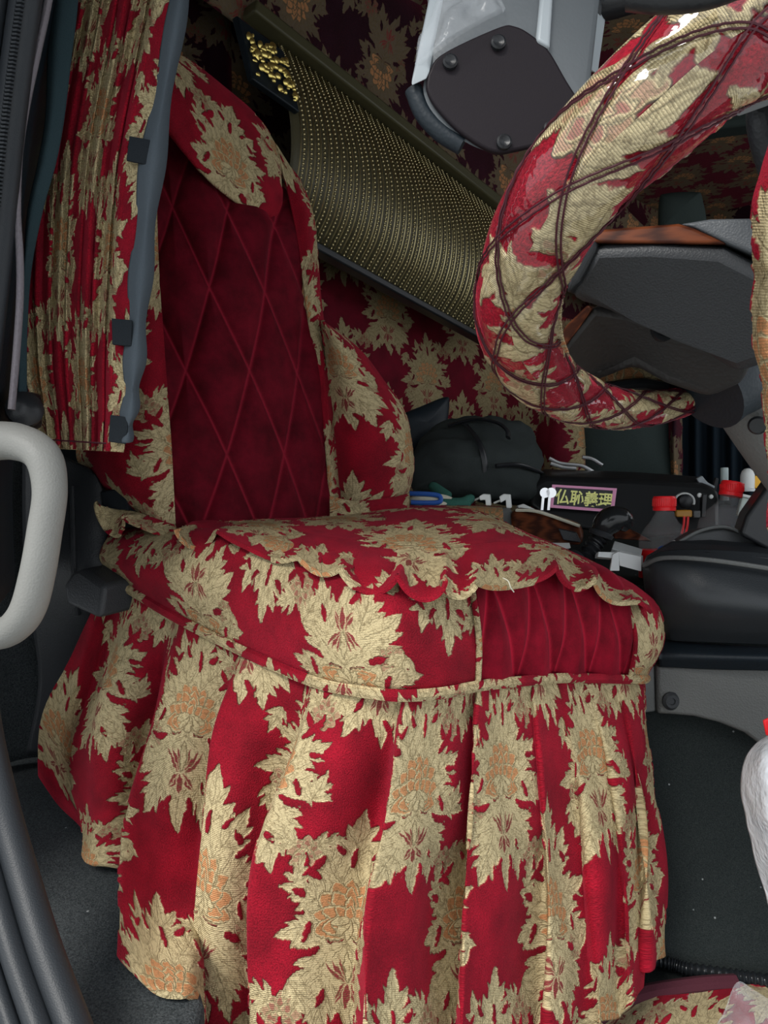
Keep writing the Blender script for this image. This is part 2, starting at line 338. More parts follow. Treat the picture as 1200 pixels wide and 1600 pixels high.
FOAM = plastic('grey_foam', (.15, .135, .15), .9, 260, .0016); PLUM = plastic('plum_metal_plate', (.010, .007, .0095), .5, 900, .0001, .15, .05); SILV = plastic('silver_plastic', (.30, .33, .35), .35, 300, 0); THREAD = plastic('maroon_thread', (.045, .006, .012), .6, 300, 0)
GLASS = None; PAPER = plastic('white_card', (.66, .68, .68), .7, 300, 0); OLIVE = plastic('olive_brass_trim', (.060, .055, .028), .4, 300, 0); MAROON = plastic('maroon_felt_edge', (.055, .010, .018), .9, 300, .001)
def clear_film(name, alpha=.35, tint=(.85, .89, .93)):
    k = N(name); nz = k.noise(k.obj(), 18, 4, .6)
    return k.p(Base_Color=rgba(tint), Roughness=.14, Alpha=k.n('ShaderNodeMapRange', {0: nz, 1: .3, 2: .7, 3: alpha*.6, 4: min(1, alpha*1.5)}).outputs[0]).bump(nz, .02, .6).m
FILM = clear_film('clear_film', .16, (.75, .79, .83)); GLASS = clear_film('clear_pet', .07, (.80, .84, .85)); BAGP = clear_film('white_bag_film', .92, (.80, .84, .88))

# ---------------------------------------------------------------- the cab shell
B0 = P(425, 70, 1.73); B1 = P(750, 319, 2.31)  # top rail of the bead blind
RB = unit(B1-B0); R25 = unit(V(RB[0], RB[1], 0)); N25 = V(-R25[1], R25[0], 0)
W0 = B0+N25*.16; W0[2] = 0
def wallgrid(name, path, z0, z1, mat, kind='structure', uvs=1.0, thick=.03, uv0=(0, 0), us=1.0):
    path = np.array([[*p[:2], 0] for p in path], float); G = np.stack([path+V(0, 0, z1), path+V(0, 0, z0)])
    G = np.concatenate([cr(G, 12, 0)], 0); uv = arcuv(G)*uvs*V(us, 1)
    return tag(cloth(name, G, mat, None, uv0, 0, thick, uv), kind=kind)
def seg(a, b, n=12): return [V(*a)+(V(*b)-V(*a))*t for t in np.linspace(0, 1, n)]
corner = W0+R25*2.6
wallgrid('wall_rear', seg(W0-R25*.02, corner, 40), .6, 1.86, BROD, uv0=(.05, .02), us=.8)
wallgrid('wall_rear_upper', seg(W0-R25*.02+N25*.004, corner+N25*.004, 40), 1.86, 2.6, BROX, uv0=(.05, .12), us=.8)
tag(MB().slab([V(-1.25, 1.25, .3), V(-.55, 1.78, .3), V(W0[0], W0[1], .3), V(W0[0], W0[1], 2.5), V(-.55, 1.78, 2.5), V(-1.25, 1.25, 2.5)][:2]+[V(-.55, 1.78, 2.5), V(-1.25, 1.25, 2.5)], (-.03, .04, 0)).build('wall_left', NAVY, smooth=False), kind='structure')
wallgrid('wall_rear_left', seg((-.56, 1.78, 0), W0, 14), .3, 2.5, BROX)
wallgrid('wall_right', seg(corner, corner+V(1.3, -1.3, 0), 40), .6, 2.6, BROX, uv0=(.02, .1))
# roof lining: flat over the cab, coming down to meet the rear wall above the blind
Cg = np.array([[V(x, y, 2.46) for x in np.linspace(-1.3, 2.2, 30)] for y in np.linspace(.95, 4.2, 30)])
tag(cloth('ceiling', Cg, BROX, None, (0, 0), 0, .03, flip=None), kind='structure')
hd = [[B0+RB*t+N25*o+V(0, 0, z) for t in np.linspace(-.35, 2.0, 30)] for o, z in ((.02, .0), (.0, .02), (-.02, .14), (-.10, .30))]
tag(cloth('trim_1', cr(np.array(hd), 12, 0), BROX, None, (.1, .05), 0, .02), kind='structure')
# floors
tag(MB().slab([V(-.02, .5, .40), V(2.3, .5, .40), V(2.3, 3.2, .40), V(-.02, 3.2, .40)], (0, 0, -.06)).build('floor', CARPD, smooth=False), kind='structure')
tag(MB().slab([V(-.42, .60, .70), V(-.188, .62, .70), V(-.200, .80, .70), V(-.218, .84, .70), V(-.238, .87, .70), V(-.245, .95, .70), V(-.12, 1.6, .70), V(-.5, 1.78, .70), V(-1.2, 1.3, .70), V(-.80, 1.12, .70)], (0, 0, -.35)).build('floor_sill', CARP, smooth=False, bevel=.01), kind='structure')
tag(MB().box((0, -3, -.75), (30, 30, .1)).build('ground', plastic('pale_concrete', (.40, .41, .40), .9, 60, .002), smooth=False), kind='structure')
# unseen blockers added to shade the cab, as header, outer skin and dash side
tag(MB().box((.45, .62, 2.30), (3.6, .70, .34)).build('header_light_block', NAVY, smooth=False, bevel=.02), kind='structure')
tag(MB().box((-.98, .80, 1.2), (.62, .12, 2.6)).build('skin_light_block', NAVY, smooth=False, bevel=.02), kind='structure')
tag(MB().slab([V(1.75, 1.1, .3), V(2.5, 2.95, .3), V(2.5, 2.95, 1.25), V(1.75, 1.1, 1.25)], (.04, -.01, 0)).build('dash_light_block', NAVY, smooth=False), kind='structure')
# engine tunnel with its carpeted side and grey edge trim
tun = MB().slab([V(.05, 1.62, 1.06), V(.52, 1.42, 1.06), V(2.2, 1.30, 1.06), V(2.2, 3.6, 1.06), V(.75, 3.5, 1.06)], (0, 0, -.63)).build('trim_2', CARPD, smooth=False); tag(tun, kind='structure')
# door opening: sill lip rising into the rear pillar
door = [(150, 1700, .70), (112, 1600, .74), (68, 1480, .78), (32, 1360, .82), (2, 1250, .85), (-25, 1120, .87), (-40, 960, .88), (-45, 760, .88), (-28, 600, .88), (-6, 400, .88), (14, 200, .88), (40, 0, .87), (75, -220, .85), (115, -420, .83)]
dl = line(*door); dn = cr(dl, 140)
pil = np.array([dn+V(-.030, -.010, .004)*1.2, dn+V(.014, .02, .004), dn+V(.055, .075, .0), dn+V(.055, .17, 0), dn+V(.01, .26, 0)])
pillar = thing('door_frame', 'dark door frame with ribbed rubber seals curving up from sill to pillar', 'door frame', dl[3])
MB().tube(cr(dl, 150), .0175, 14).build('sill_seal', RUB, pillar)
MB().tube(cr(dl+V(-.028, -.010, .004), 150), .0125, 12).build('outer_seal', RUB, pillar)
MB().tube(cr(dl+V(-.048, -.016, -.002), 150), .009, 10).build('outer_lip', RUB, pillar)
rb = MB(); q = cr(dl[5:]+V(.006, -.021, 0), 260)
for i in range(0, 259): rb.ball(q[i], (.006, .004, .0022), 6, 3)
tag(rb.build('seal_ribs', RUB, pillar), kind='stuff')
fo = cr(line((96, -120, .89), (76, 0, .89), (59, 80, .89), (42, 160, .89), (30, 240, .89), (27, 330, .89), (31, 400, .89), (31, 470, .89), (25, 560, .89), (18, 640, .89)), 90)
MB().tube(fo, .0062, 10, flat=.7).build('foam_strip', FOAM, pillar)
g = cr(np.array([dl[6:]+V(.0, .03, 0), dl[6:]+V(-.012, .09, 0), dl[6:]+V(-.09, .28, 0), dl[6:]+V(-.20, .42, 0)]), 12, 0); g = cr(g, 40, 1)
cloth('pillar_panel', g, NAVY, pillar, pile=0, hem=.02)
# lower plastic panel under the pillar, behind the grab handle
sp = thing('seat_side_panel', 'charcoal moulded plastic panel beside the driver seat behind the grey grab handle', 'panel', P(110, 900, 1.34))
g = surf(A([(35, 690, 1.36), (100, 715, 1.33), (150, 745, 1.31), (172, 800, 1.33), (186, 830, 1.42)], [(35, 820, 1.36), (103, 820, 1.31), (150, 830, 1.30), (185, 850, 1.33), (215, 870, 1.42)], [(40, 920, 1.35), (106, 920, 1.30), (150, 920, 1.29), (200, 920, 1.32), (230, 930, 1.42)], [(60, 1060, 1.40), (125, 1055, 1.385), (160, 1050, 1.385), (215, 1040, 1.40), (240, 1040, 1.44)], [(40, 1180, 1.43), (120, 1180, 1.42), (170, 1180, 1.42), (220, 1180, 1.43), (250, 1180, 1.44)]), 50, 40)
cloth('panel_shell', g, DK, sp, pile=0, hem=.02)
MB().tube(cr(line((112, 760, 1.315), (114, 830, 1.30), (116, 900, 1.29), (122, 960, 1.315)), 30), .005, 8).build('panel_ridge', DK, sp)
lw = surf(A([(-60, 690, 1.40), (20, 690, 1.42), (60, 700, 1.44)], [(-60, 950, 1.36), (20, 950, 1.44), (60, 960, 1.46)], [(-60, 1230, 1.40), (20, 1190, 1.45), (90, 1180, 1.47)]), 20, 14)
tag(cloth('trim_3', lw, CARP, None, pile=0, hem=.03), kind='structure')
# ---------------------------------------------------------------- driver seat
seat = thing('driver_seat', 'driver seat in red and gold damask cover with quilted velvet back and long pleated skirt', 'seat', P(500, 1400, 1.10))
# cushion sides: seam at the skirt, bulge, top edge, then over the top
cu = [  # seam, middle, top, inner top (px, py) and depth of the seam
 ((172, 903), (155, 868), (178, 832), (230, 822), 1.30), ((275, 965), (250, 895), (285, 835), (330, 822), 1.16), ((385, 1020), (378, 935), (395, 850), (430, 832), 1.04),
 ((490, 1065), (486, 980), (500, 885), (520, 850), .95), ((560, 1080), (548, 990), (555, 897), (570, 855), .905), ((625, 1087), (618, 995), (610, 905), (620, 860), .885), ((690, 1083), (688, 1000), (672, 912), (665, 860), .915), ((747, 1072), (747, 995), (735, 908), (715, 858), .965)]
cr_ = [((747, 1072), (747, 995), (735, 905), (715, 858), .965), ((800, 1066), (804, 985), (788, 895), (755, 855), 1.01), ((870, 1060), (876, 980), (855, 888), (810, 855), 1.09), ((930, 1060), (936, 980), (915, 893), (860, 865), 1.16), ((985, 1062), (992, 990), (965, 910), (905, 875), 1.22)]
ce = [((985, 1062), (992, 990), (965, 910), (905, 875), 1.22), ((1004, 1062), (1022, 1010), (1000, 925), (930, 885), 1.25), ((1010, 1060), (1037, 1000), (1022, 940), (950, 895), 1.30), ((1000, 1050), (1034, 985), (1015, 935), (950, 895), 1.40)]
def cush(cols):
    G = [[P(*c[0], c[4]+.012) for c in cols], [P(c[0][0]*.85+c[1][0]*.15, c[0][1]*.85+c[1][1]*.15-3, c[4]-.006) for c in cols], [P(*c[1], c[4]-.018) for c in cols], [P(*c[2], c[4]+.015) for c in cols], [P(*c[3], c[4]+.11) for c in cols]]
    return np.array(G)
G = surf(cush(cu), 130, 420)
cloth('cushion_side', G, BRO, seat, (.215, .285), flip=None)
G = surf(cush(cr_), 110, 180); uv = arcuv(G); 
cloth('cushion_front', G, VELF, seat, pile=0, disp=quilt(uv, .092, .36, .018, .022, .1)[0]-.006, seam=quilt(uv, .092, .36, .018, .022, .1)[1])
G = surf(cush(ce), 110, 60); cloth('cushion_end', G, BRO, seat, (.02, .10))
def cord(name, pts, r, mat, parent, uvu=0): return MB().tube(cr(pts, 120), r, 8).build(name, mat, parent, uv=(RT, UP, 1.5))
cord('piping', np.array([P(c[0][0], c[0][1], c[4]-.012) for c in cu+cr_[1:]+ce[1:-1]]), .0075, BRO, seat)
cord('piping', np.array([P(747, 1072, .955), P(748, 995, .938), P(736, 908, .965)]), .004, BRO, seat)
cord('piping', np.array([P(985, 1062, 1.208), P(992, 990, 1.196), P(966, 912, 1.222)]), .004, BRO, seat)
# pleated skirt: (fold points top to hem), fold direction: 1 ridge, 0 flat, -1 tucked under
sk = [([(168, 905), (112, 1015), (64, 1105), (58, 1205)], 0), ([(175, 908), (128, 1045), (98, 1160), (98, 1268)], 0), ([(196, 922), (150, 1060), (114, 1190), (132, 1305)], -1), ([(215, 935), (165, 1080), (137, 1230), (128, 1350)], 1),
 ([(245, 952), (210, 1090), (178, 1230), (160, 1352)], 0), ([(272, 966), (250, 1080), (222, 1230), (205, 1362)], -1), ([(285, 973), (232, 1130), (198, 1300), (178, 1490)], 1), ([(330, 998), (285, 1150), (250, 1340), (240, 1545)], 0), ([(376, 1020), (336, 1150), (310, 1360), (304, 1550)], -1),
 ([(382, 1022), (328, 1180), (300, 1380), (300, 1650)], 1), ([(432, 1043), (382, 1200), (343, 1400), (342, 1672)], 0), ([(486, 1065), (444, 1210), (400, 1400), (392, 1670)], -1), ([(490, 1066), (436, 1240), (388, 1420), (384, 1690)], 1), ([(556, 1079), (510, 1250), (478, 1430), (468, 1700)], 0), ([(626, 1088), (594, 1260), (566, 1430), (556, 1700)], -1),
 ([(634, 1089), (598, 1280), (572, 1440), (562, 1720)], 1), ([(688, 1083), (668, 1270), (648, 1440), (640, 1720)], 0), ([(742, 1073), (740, 1260), (728, 1430), (718, 1700)], -1), ([(746, 1072), (732, 1250), (722, 1440), (716, 1700)], 1), ([(784, 1068), (790, 1250), (786, 1440), (780, 1690)], 0), ([(822, 1064), (838, 1240), (842, 1430), (836, 1680)], -1),
 ([(830, 1063), (846, 1230), (856, 1430), (850, 1670)], 1), ([(864, 1062), (888, 1230), (904, 1420), (904, 1640)], -1), ([(878, 1061), (906, 1220), (930, 1400), (944, 1600)], 1), ([(904, 1061), (944, 1210), (958, 1390), (956, 1590)], -1), ([(920, 1061), (955, 1210), (978, 1380), (990, 1568)], 1), ([(954, 1062), (984, 1210), (994, 1360), (988, 1540)], -1),
 ([(968, 1063), (992, 1200), (1008, 1350), (1008, 1515)], 1), ([(1008, 1066), (1022, 1190), (1036, 1340), (1047, 1497)], 0), ([(1003, 1064), (1008, 1190), (1018, 1340), (1024, 1480)], -1)]
sx = np.array([c[0][0] for c in cu[:-1]]+[c[0][0] for c in cr_+ce[1:3]]); sd = np.array([c[4] for c in cu[:-1]]+[c[4] for c in cr_+ce[1:3]])
sharp = []
for i, (pts, f_) in enumerate(sk):
    sharp.append((pts, f_))
    if f_ == 1 and i < len(sk)-1 and sk[i+1][0][3][0]-pts[3][0] > 38: sharp.append(([(p[0]+(q[0]-p[0])*.16, p[1]+(q[1]-p[1])*.16) for p, q in zip(pts, sk[i+1][0])], .9))
edge = [sk[2][0], sk[-1][0]]; nside = [i for i, s in enumerate(sharp) if s[0] is sk[9][0]][0]; sk = sharp
T = [0, .30, .62, 1.0]; G = []
for r in range(4):
    row = []
    for pts, fo_ in sk:
        d = np.interp(pts[0][0], sx, sd)-.003
        fl = {1: -.050, 0: -.022, -1: .062, .9: -.046}[fo_]*min(1, T[r]*2.2+.16)
        fl *= np.interp(pts[0][0], [740, 835], [1, .42])
        if pts is sk[-1][0]: fl = .12
        dd = d+fl-.035*T[r]
        if len(row) < nside and r > 1: dd = min(dd, .970*.60*F/(pts[r][1]-717)+(.004 if fo_ < 0 else 0))
        row.append(P(pts[r][0]+(9*min(1, r) if fo_ < 0 and not any(pts is e_ for e_ in edge) else 0), pts[r][1], dd))
    G.append(row)
G = cr(np.array(G), 190, 0); nc_ = G.shape[1]; pp = np.linspace(0, nc_-1, 1150); i0_ = np.minimum(pp.astype(int), nc_-2); ft = (pp-i0_)[None, :, None]
Gs = G[:, i0_]*(1-ft)+G[:, i0_+1]*ft; kw = np.exp(-.5*(np.arange(-24, 25)/8.0)**2); kw /= kw.sum()
Gp = np.pad(Gs, ((0, 0), (24, 24), (0, 0)), 'edge'); Gs = sum(kw[j]*Gp[:, j:j+1150] for j in range(49))
tt = np.linspace(0, 1, 190)[:, None]; un = arcuv(Gs); wob = .004*np.sin(un[..., 0]*46+un[..., 1]*11)+.005*np.sin(un[..., 0]*21-un[..., 1]*17+1)
ur = np.concatenate([np.zeros((190, 1)), np.cumsum(np.linalg.norm(np.diff(Gs, axis=1), axis=2), axis=1)], 1); k0 = 620

usk = un.copy(); usk[..., 0] = .92*(un[..., 0]-un[0, k0, 0])+.08*(ur-ur[:, k0:k0+1])
cloth('skirt', Gs, BRO, seat, (.06, .20), uv=usk, disp=wob*np.minimum(1, tt*3), hem=.009, pile=.0022)
gath = MB(); tp = np.array([P(c[0][0], c[0][1]+6, c[4]-.014) for c in cu+cr_[1:]+ce[1:-1]]); tp = cr(tp, 46)
# recline / height lever at the side
lv = MB().slab(line((97, 915, 1.24), (112, 892, 1.25), (128, 890, 1.25), (162, 915, 1.21), (155, 968, 1.20), (102, 945, 1.23)), V(.05, .06, .006)).build('side_lever', plastic('lever_charcoal', (.034, .036, .039), .45, 380, .0007), seat, bevel=.008)
MB().tube(line((160, 935, 1.25), (200, 930, 1.32)), .026, 14).build('lever_shaft', DK, lv)
# backrest: quilted velvet centre
G = surf(A([(232, 190, 1.41), (300, 215, 1.435), (370, 255, 1.49), (452, 300, 1.57)], [(243, 330, 1.35), (310, 330, 1.365), (385, 340, 1.42), (463, 370, 1.53)], [(252, 480, 1.32), (325, 480, 1.335), (410, 485, 1.40), (482, 495, 1.50)], [(264, 660, 1.285), (345, 655, 1.31), (430, 655, 1.385), (507, 660, 1.48)], [(273, 830, 1.26), (355, 832, 1.29), (445, 830, 1.365), (521, 825, 1.455)]), 260, 160)
uv = arcuv(G); cloth('backrest_panel', G, VEL, seat, pile=0, disp=quilt(uv, .115, .31, .017, .015, .22)[0]-.008, seam=quilt(uv, .115, .31, .017, .015, .22)[1])
# right-hand strip of the backrest and its rounded outer edge
G = surf(A([(432, 225, 1.55), (455, 262, 1.56), (470, 285, 1.62), (460, 290, 1.72)], [(462, 360, 1.522), (480, 340, 1.535), (492, 345, 1.60), (480, 350, 1.72)], [(481, 495, 1.492), (494, 480, 1.505), (502, 478, 1.58), (490, 480, 1.70)], [(506, 660, 1.472), (516, 645, 1.485), (528, 640, 1.55), (520, 640, 1.68)], [(521, 830, 1.447), (530, 825, 1.465), (545, 820, 1.53), (540, 820, 1.66)]), 190, 60)
cloth('backrest_edge', G, BRO, seat, (.10, .02))
# left-hand side of the backrest
G = surf(A([(243, 200, 1.36), (225, 200, 1.34), (205, 200, 1.37), (200, 200, 1.46)], [(247, 380, 1.335), (225, 390, 1.31), (195, 400, 1.34), (180, 400, 1.44)], [(256, 540, 1.30), (225, 550, 1.275), (180, 560, 1.31), (150, 570, 1.42)], [(267, 680, 1.275), (225, 690, 1.25), (165, 690, 1.28), (120, 690, 1.40)], [(271, 750, 1.265), (230, 760, 1.24), (175, 750, 1.27), (130, 735, 1.39)], [(275, 830, 1.255), (245, 825, 1.24), (215, 800, 1.27), (180, 780, 1.36)]), 240, 130)
cloth('backrest_side', G, BRO, seat, (.10, .335))
# headrest hood folded over the top
G = surf(A([(255, 150, 1.475), (300, 120, 1.555), (350, 150, 1.595), (400, 200, 1.635), (436, 250, 1.655)], [(245, 70, 1.395), (292, 92, 1.445), (347, 135, 1.485), (402, 183, 1.525), (437, 235, 1.575)], [(244, 110, 1.320), (290, 130, 1.355), (345, 180, 1.405), (400, 235, 1.455), (440, 280, 1.525)], [(250, 165, 1.295), (292, 200, 1.330), (345, 250, 1.380), (400, 290, 1.430), (440, 318, 1.505)], [(258, 200, 1.310), (290, 240, 1.330), (333, 288, 1.380), (385, 326, 1.430), (428, 343, 1.505)], [(262, 196, 1.350), (292, 232, 1.375), (335, 280, 1.420), (385, 316, 1.475), (428, 333, 1.545)]), 190, 190)
cloth('headrest_hood', G, BRO, seat, (.06, .23))
# padded wing / armrest bulging past the right of the backrest
G = []
for py, xl, xr in ((500, 500, 512), (520, 503, 540), (548, 507, 570), (590, 511, 601), (645, 517, 631), (700, 520, 644), (745, 522, 645), (780, 524, 632), (800, 526, 590)):
    f = [0, .25, .55, .82, 1.0, .95]; dd = [1.50, 1.455, 1.45, 1.48, 1.56, 1.68]
    G.append([P(xl+(xr-xl)*a, py+(8*a if py < 640 else -4*a), d) for a, d in zip(f, dd)])
cloth('side_wing', surf(np.array(G), 170, 110), BRO, seat, (.165, .02))
G = surf(A([(515, 775, 1.44), (560, 783, 1.43), (610, 778, 1.46), (640, 770, 1.53)], [(515, 800, 1.42), (560, 800, 1.41), (610, 795, 1.44), (640, 785, 1.52)], [(515, 830, 1.43), (560, 830, 1.42), (610, 825, 1.45), (640, 815, 1.52)]), 40, 70)
cloth('wing_base', G, BRO, seat, (.09, .09))
# black band below the left side of the cover, and the gathered ruffle at its foot
MB().slab(line((155, 768, 1.30), (195, 762, 1.27), (200, 800, 1.27), (165, 805, 1.30)), V(.02, .03, 0)).build('cover_strap', HOOK, seat, bevel=.003)
def ruffle(name, top, hem, waves, amp, parent, uv0, rows=26, cols=420, lift=V(0, -.35, .9), sd_=.55):
    t = cr(top, cols); h = cr(hem, cols); s = np.linspace(0, 1, cols)[:, None]; G = []
    d = h-t; out = unit(V(0, -1, 0))
    for i, a in enumerate(np.linspace(0, 1, rows)):
        ph = 2*math.pi*waves*s+1.2*np.sin(2*math.pi*s*waves*.37)+1.6*np.sin(2*math.pi*s*waves*.19+1)
        G.append(t+d*a+(a**1.1)*amp*(1+.45*np.sin(2*math.pi*s*waves*.27+.5))*(np.sin(ph)*lift+sd_*np.cos(ph)*unit(np.gradient(h, axis=0).mean(0))))
    return cloth(name, np.array(G), BRO, parent, uv0, hem=.006)
ruffle('ruffle', line((180, 795, 1.29), (215, 800, 1.25), (245, 812, 1.23), (275, 822, 1.23)), line((152, 805, 1.27), (188, 826, 1.22), (228, 822, 1.20), (270, 826, 1.20)), 2.2, .018, seat, (.02, .02), 22, 160)
# cushion topper with ruffled border, lying on the cushion
pad = thing('seat_pad', 'damask seat pad with gathered ruffle border lying on the driver seat cushion', 'cushion', P(650, 850, 1.15))
hem = [(278, 822, 1.19), (330, 826, 1.15), (390, 838, 1.09), (440, 853, 1.04), (500, 870, .99), (560, 882, .95), (620, 892, .925), (690, 897, .925), (745, 893, .95), (800, 884, 1.0), (850, 876, 1.06), (900, 888, 1.12), (960, 912, 1.19), (1022, 945, 1.26)]
inn = [(300, 816, 1.26), (360, 818, 1.22), (420, 822, 1.17), (470, 832, 1.12), (525, 842, 1.07), (585, 850, 1.03), (640, 852, 1.01), (695, 855, 1.01), (745, 852, 1.03), (790, 848, 1.07), (840, 852, 1.12), (890, 868, 1.18), (945, 895, 1.25), (1000, 922, 1.30)]
mid = [(330, 810, 1.36), (385, 812, 1.34), (440, 812, 1.32), (490, 814, 1.28), (545, 818, 1.24), (600, 818, 1.21), (650, 815, 1.20), (700, 815, 1.20), (745, 816, 1.20), (785, 822, 1.22), (830, 838, 1.25), (880, 858, 1.29), (935, 884, 1.33), (985, 910, 1.36)]
bak = [(340, 812, 1.46), (400, 812, 1.48), (455, 810, 1.50), (505, 806, 1.48), (560, 800, 1.44), (615, 795, 1.42), (660, 793, 1.40), (700, 794, 1.38), (740, 798, 1.36), (780, 812, 1.36), (825, 834, 1.37), (878, 856, 1.39), (930, 880, 1.41), (975, 905, 1.43)]
top = np.array([[P(*q) for q in r] for r in (bak, mid, inn)])
cloth('pad_top', surf(top, 120, 420), BRO, pad, (.10, .19))
ruffle('ruffle', line(*inn), line(*[(x, y+16+(8 if 540 < x < 900 else 0), d-.06) for x, y, d in hem]), 9.5, .011, pad, (.05, .26), 34, 760)
tag(MB().tube(cr(line((786, 903, .93), (794, 908, .925), (798, 918, .925), (803, 925, .93)), 20), .0008, 5).build('loose_thread', CREAM, pad), 'loose cream thread')
# ---------------------------------------------------------------- curtain at the door pillar
cur = thing('door_curtain', 'bunched red and gold curtain with grey bound edge and black tabs by door pillar', 'curtain', P(150, 690, 1.0))
folds = 11; rows = []
for py, xl, xr in ((-160, 110, 288), (0, 88, 272), (230, 50, 226), (420, 40, 207), (560, 44, 198), (640, 56, 194), (686, 62, 190), (700, 64, 188)):
    row = []
    for i in range(folds*2+1):
        a = i/(folds*2); ridge = i % 2 == 0; j = .5*math.sin(i*2.1)
        lastp = a > .80
        x = xl+(xr-xl)*(a**.9)+(0 if lastp else j*5); dep = 1.03-.05*a+((-.006 if ridge else .008)*(1+.5*math.sin(i*1.7)) if not lastp else -.015)
        row.append(P(x, py+6*a, dep))
    rows.append(row)
G = surf(np.array(rows), 300, 300); u = arcuv(G)
cloth('curtain_cloth', G, BRO, cur, (.03, .02), hem=.006, uv=u*V(1.6, 1), pile=.0015)
e0 = [(288, -160), (270, 0), (226, 230), (207, 420), (198, 560), (193, 650), (189, 692)]; e1 = [(318, -160), (294, 0), (260, 230), (238, 420), (226, 560), (215, 640), (205, 690)]
G = surf(np.array([[P(x-4, y, .965) for x, y in e0], [P((a[0]+b[0])/2, a[1], .955) for a, b in zip(e0, e1)], [P(x, y, .975) for x, y in e1], [P(x-3, y, .99) for x, y in e1]]).transpose(1, 0, 2), 120, 24)
cloth('edge_binding', G, GREYT, cur, pile=0, hem=.004, disp=.0025*np.sin(np.linspace(0, 40, 120))[:, None]*np.ones((1, 24)))
for q in (((202, 212), (234, 218), (230, 257), (197, 250)), ((174, 497), (206, 500), (205, 541), (175, 538)), ((172, 648), (201, 652), (196, 694), (169, 690))):
    MB().slab(line(*[(x, y, .955) for x, y in q]), FW*.004).build('hook_tab', HOOK, cur, bevel=.001)
MB().tube(cr(line((66, 686, 1.00), (120, 690, .985), (190, 694, .972)), 60), .0012, 6).build('hem_stitching', THREAD, cur)
# ---------------------------------------------------------------- seat belt and grab handle
belt = thing('seat_belt', 'dark seat belt strap running down to a black anchor beside the curtain', 'seat belt', P(45, 640, .95))
path = cr(line((110, -160, .95), (99, 0, .95), (91, 80, .95), (84, 180, .945), (72, 250, .945), (53, 330, .94), (42, 420, .94), (36, 520, .94), (33, 625, .94)), 80)
hw = cr(np.array([.017, .017, .016, .0125, .012, .010, .0055, .005, .0065])[:, None], 80)
G = np.stack([path+V(-1, .3, 0)*hw, path+V(0, -.006, 0), path+V(1, .25, 0)*hw], 1); cloth('strap', cr(G, 12, 1), cloth_mat('blue_black_webbing', (.012, .024, .030), (.035, .058, .066), 800), belt, pile=0, hem=.002)
MB().lathe([(.0, -.012), (.016, -.012), (.022, -.004), (.022, .004), (.012, .012), (0, .013)], P(38, 640, .93), unit(V(.55, -.8, .25))).build('anchor_cap', BLK, belt)
MB().slab(line((20, 610, .95), (50, 612, .95), (52, 668, .95), (22, 672, .95)), V(0, .03, 0)).build('anchor_bracket', BLK, belt, bevel=.006)
gh = thing('grab_handle', 'light grey moulded grab handle curving out from the door pillar', 'handle', P(60, 850, .84))
hp = line((-75, 690, .90), (-30, 690, .87), (25, 690, .845), (66, 712, .83), (78, 765, .825), (70, 830, .825), (58, 900, .825), (42, 955, .83), (15, 985, .845), (-20, 990, .87), (-70, 985, .90))
MB().tube(cr(hp, 90), cr(np.array([.030, .028, .0255, .022, .0195, .0195, .020, .0205, .021, .024, .027]), 90), 22, flat=.82).build('handle_bar', GREY, gh)
# ---------------------------------------------------------------- gold bead blind along the rear bunk
bl = thing('bead_blind', 'long drooping blind of gold bead strands under the rear bunk rail', 'bead blind', B0)
L = .98; prof = [(-.02, .0), (-.05, -.04), (-.10, -.11), (-.135, -.19), (-.135, -.27), (-.10, -.34), (-.03, -.395)]
pc = cr(np.array(prof), 46)
prf = lambda off=0: np.array([B0+N25*(o*.65+off)+V(0, 0, z) for o, z in pc])
G = np.stack([RB*t+prf(.010) for t in np.linspace(-.004, L, 40)], 1)
cloth('backing', G, plastic('dark_bronze_lining', (.085, .075, .042), .4, 200, .0004), bl, pile=0, hem=.01)
MB().box(B0+RB*(L/2-.02)+N25*-.02+V(0, 0, .022), (L+.12, .05, .03), [RB, N25, np.cross(RB, N25)]).build('top_rail', OLIVE, bl, bevel=.006)
MB().box(B0+RB*(L/2)+N25*-.01+V(0, 0, -.41), (L, .04, .02), [RB, N25, np.cross(RB, N25)]).build('bottom_rail', BLK, bl, bevel=.005)
m1 = MB().tube(prf(-.004), .0017, 5); m2 = MB(); pb = prf(-.003)
for i in range(0, 46):
    m2.ball(pb[i], (.0036, .0036, .0042), 5, 3)
m2.tube(pb, .0008, 4)
ns = 90; first = {}
for i in range(ns):
    kind = 'wire' if i % 2 == 0 else 'bead'; t = .004+(L-.03)*i/ns+rnd.uniform(-.002, .002)
    if kind not in first:
        o = (m1 if kind == 'wire' else m2).build('strand' if kind == 'wire' else 'bead_strand', BRASS, bl, angle=60); first[kind] = o; base = np.array(o.location); 
        o.location = base+RB*t
    else:
        o = first[kind].copy(); C.objects.link(o); o.location = base_[kind]+RB*t
    if i < 2:
        if i == 0: base_ = {}
        base_[kind] = base
lf = MB(); rg = np.random.default_rng(3)
MB().slab([B0+RB*t+N25*o+V(0, 0, z) for t, o, z in ((-.135, -.05, -.035), (-.005, -.05, -.035), (-.005, -.105, -.185), (-.135, -.105, -.185))], N25*.02).build('end_plate', NAVY, bl, bevel=.004)
for i in range(70):
    a, b = rg.uniform(0, 1), rg.uniform(0, 1)
    p = B0+RB*(-.125+.115*a)+N25*(-.056-.055*b)+V(0, 0, -.045-.13*b); s = rg.uniform(.004, .011)
    lf.ball(p, (s, .003, s*rg.uniform(.5, 1.2)), 6, 4, [R25, N25, V(0, 0, 1)])
tag(lf.build('gilt_flower', GOLD, bl), kind='stuff')
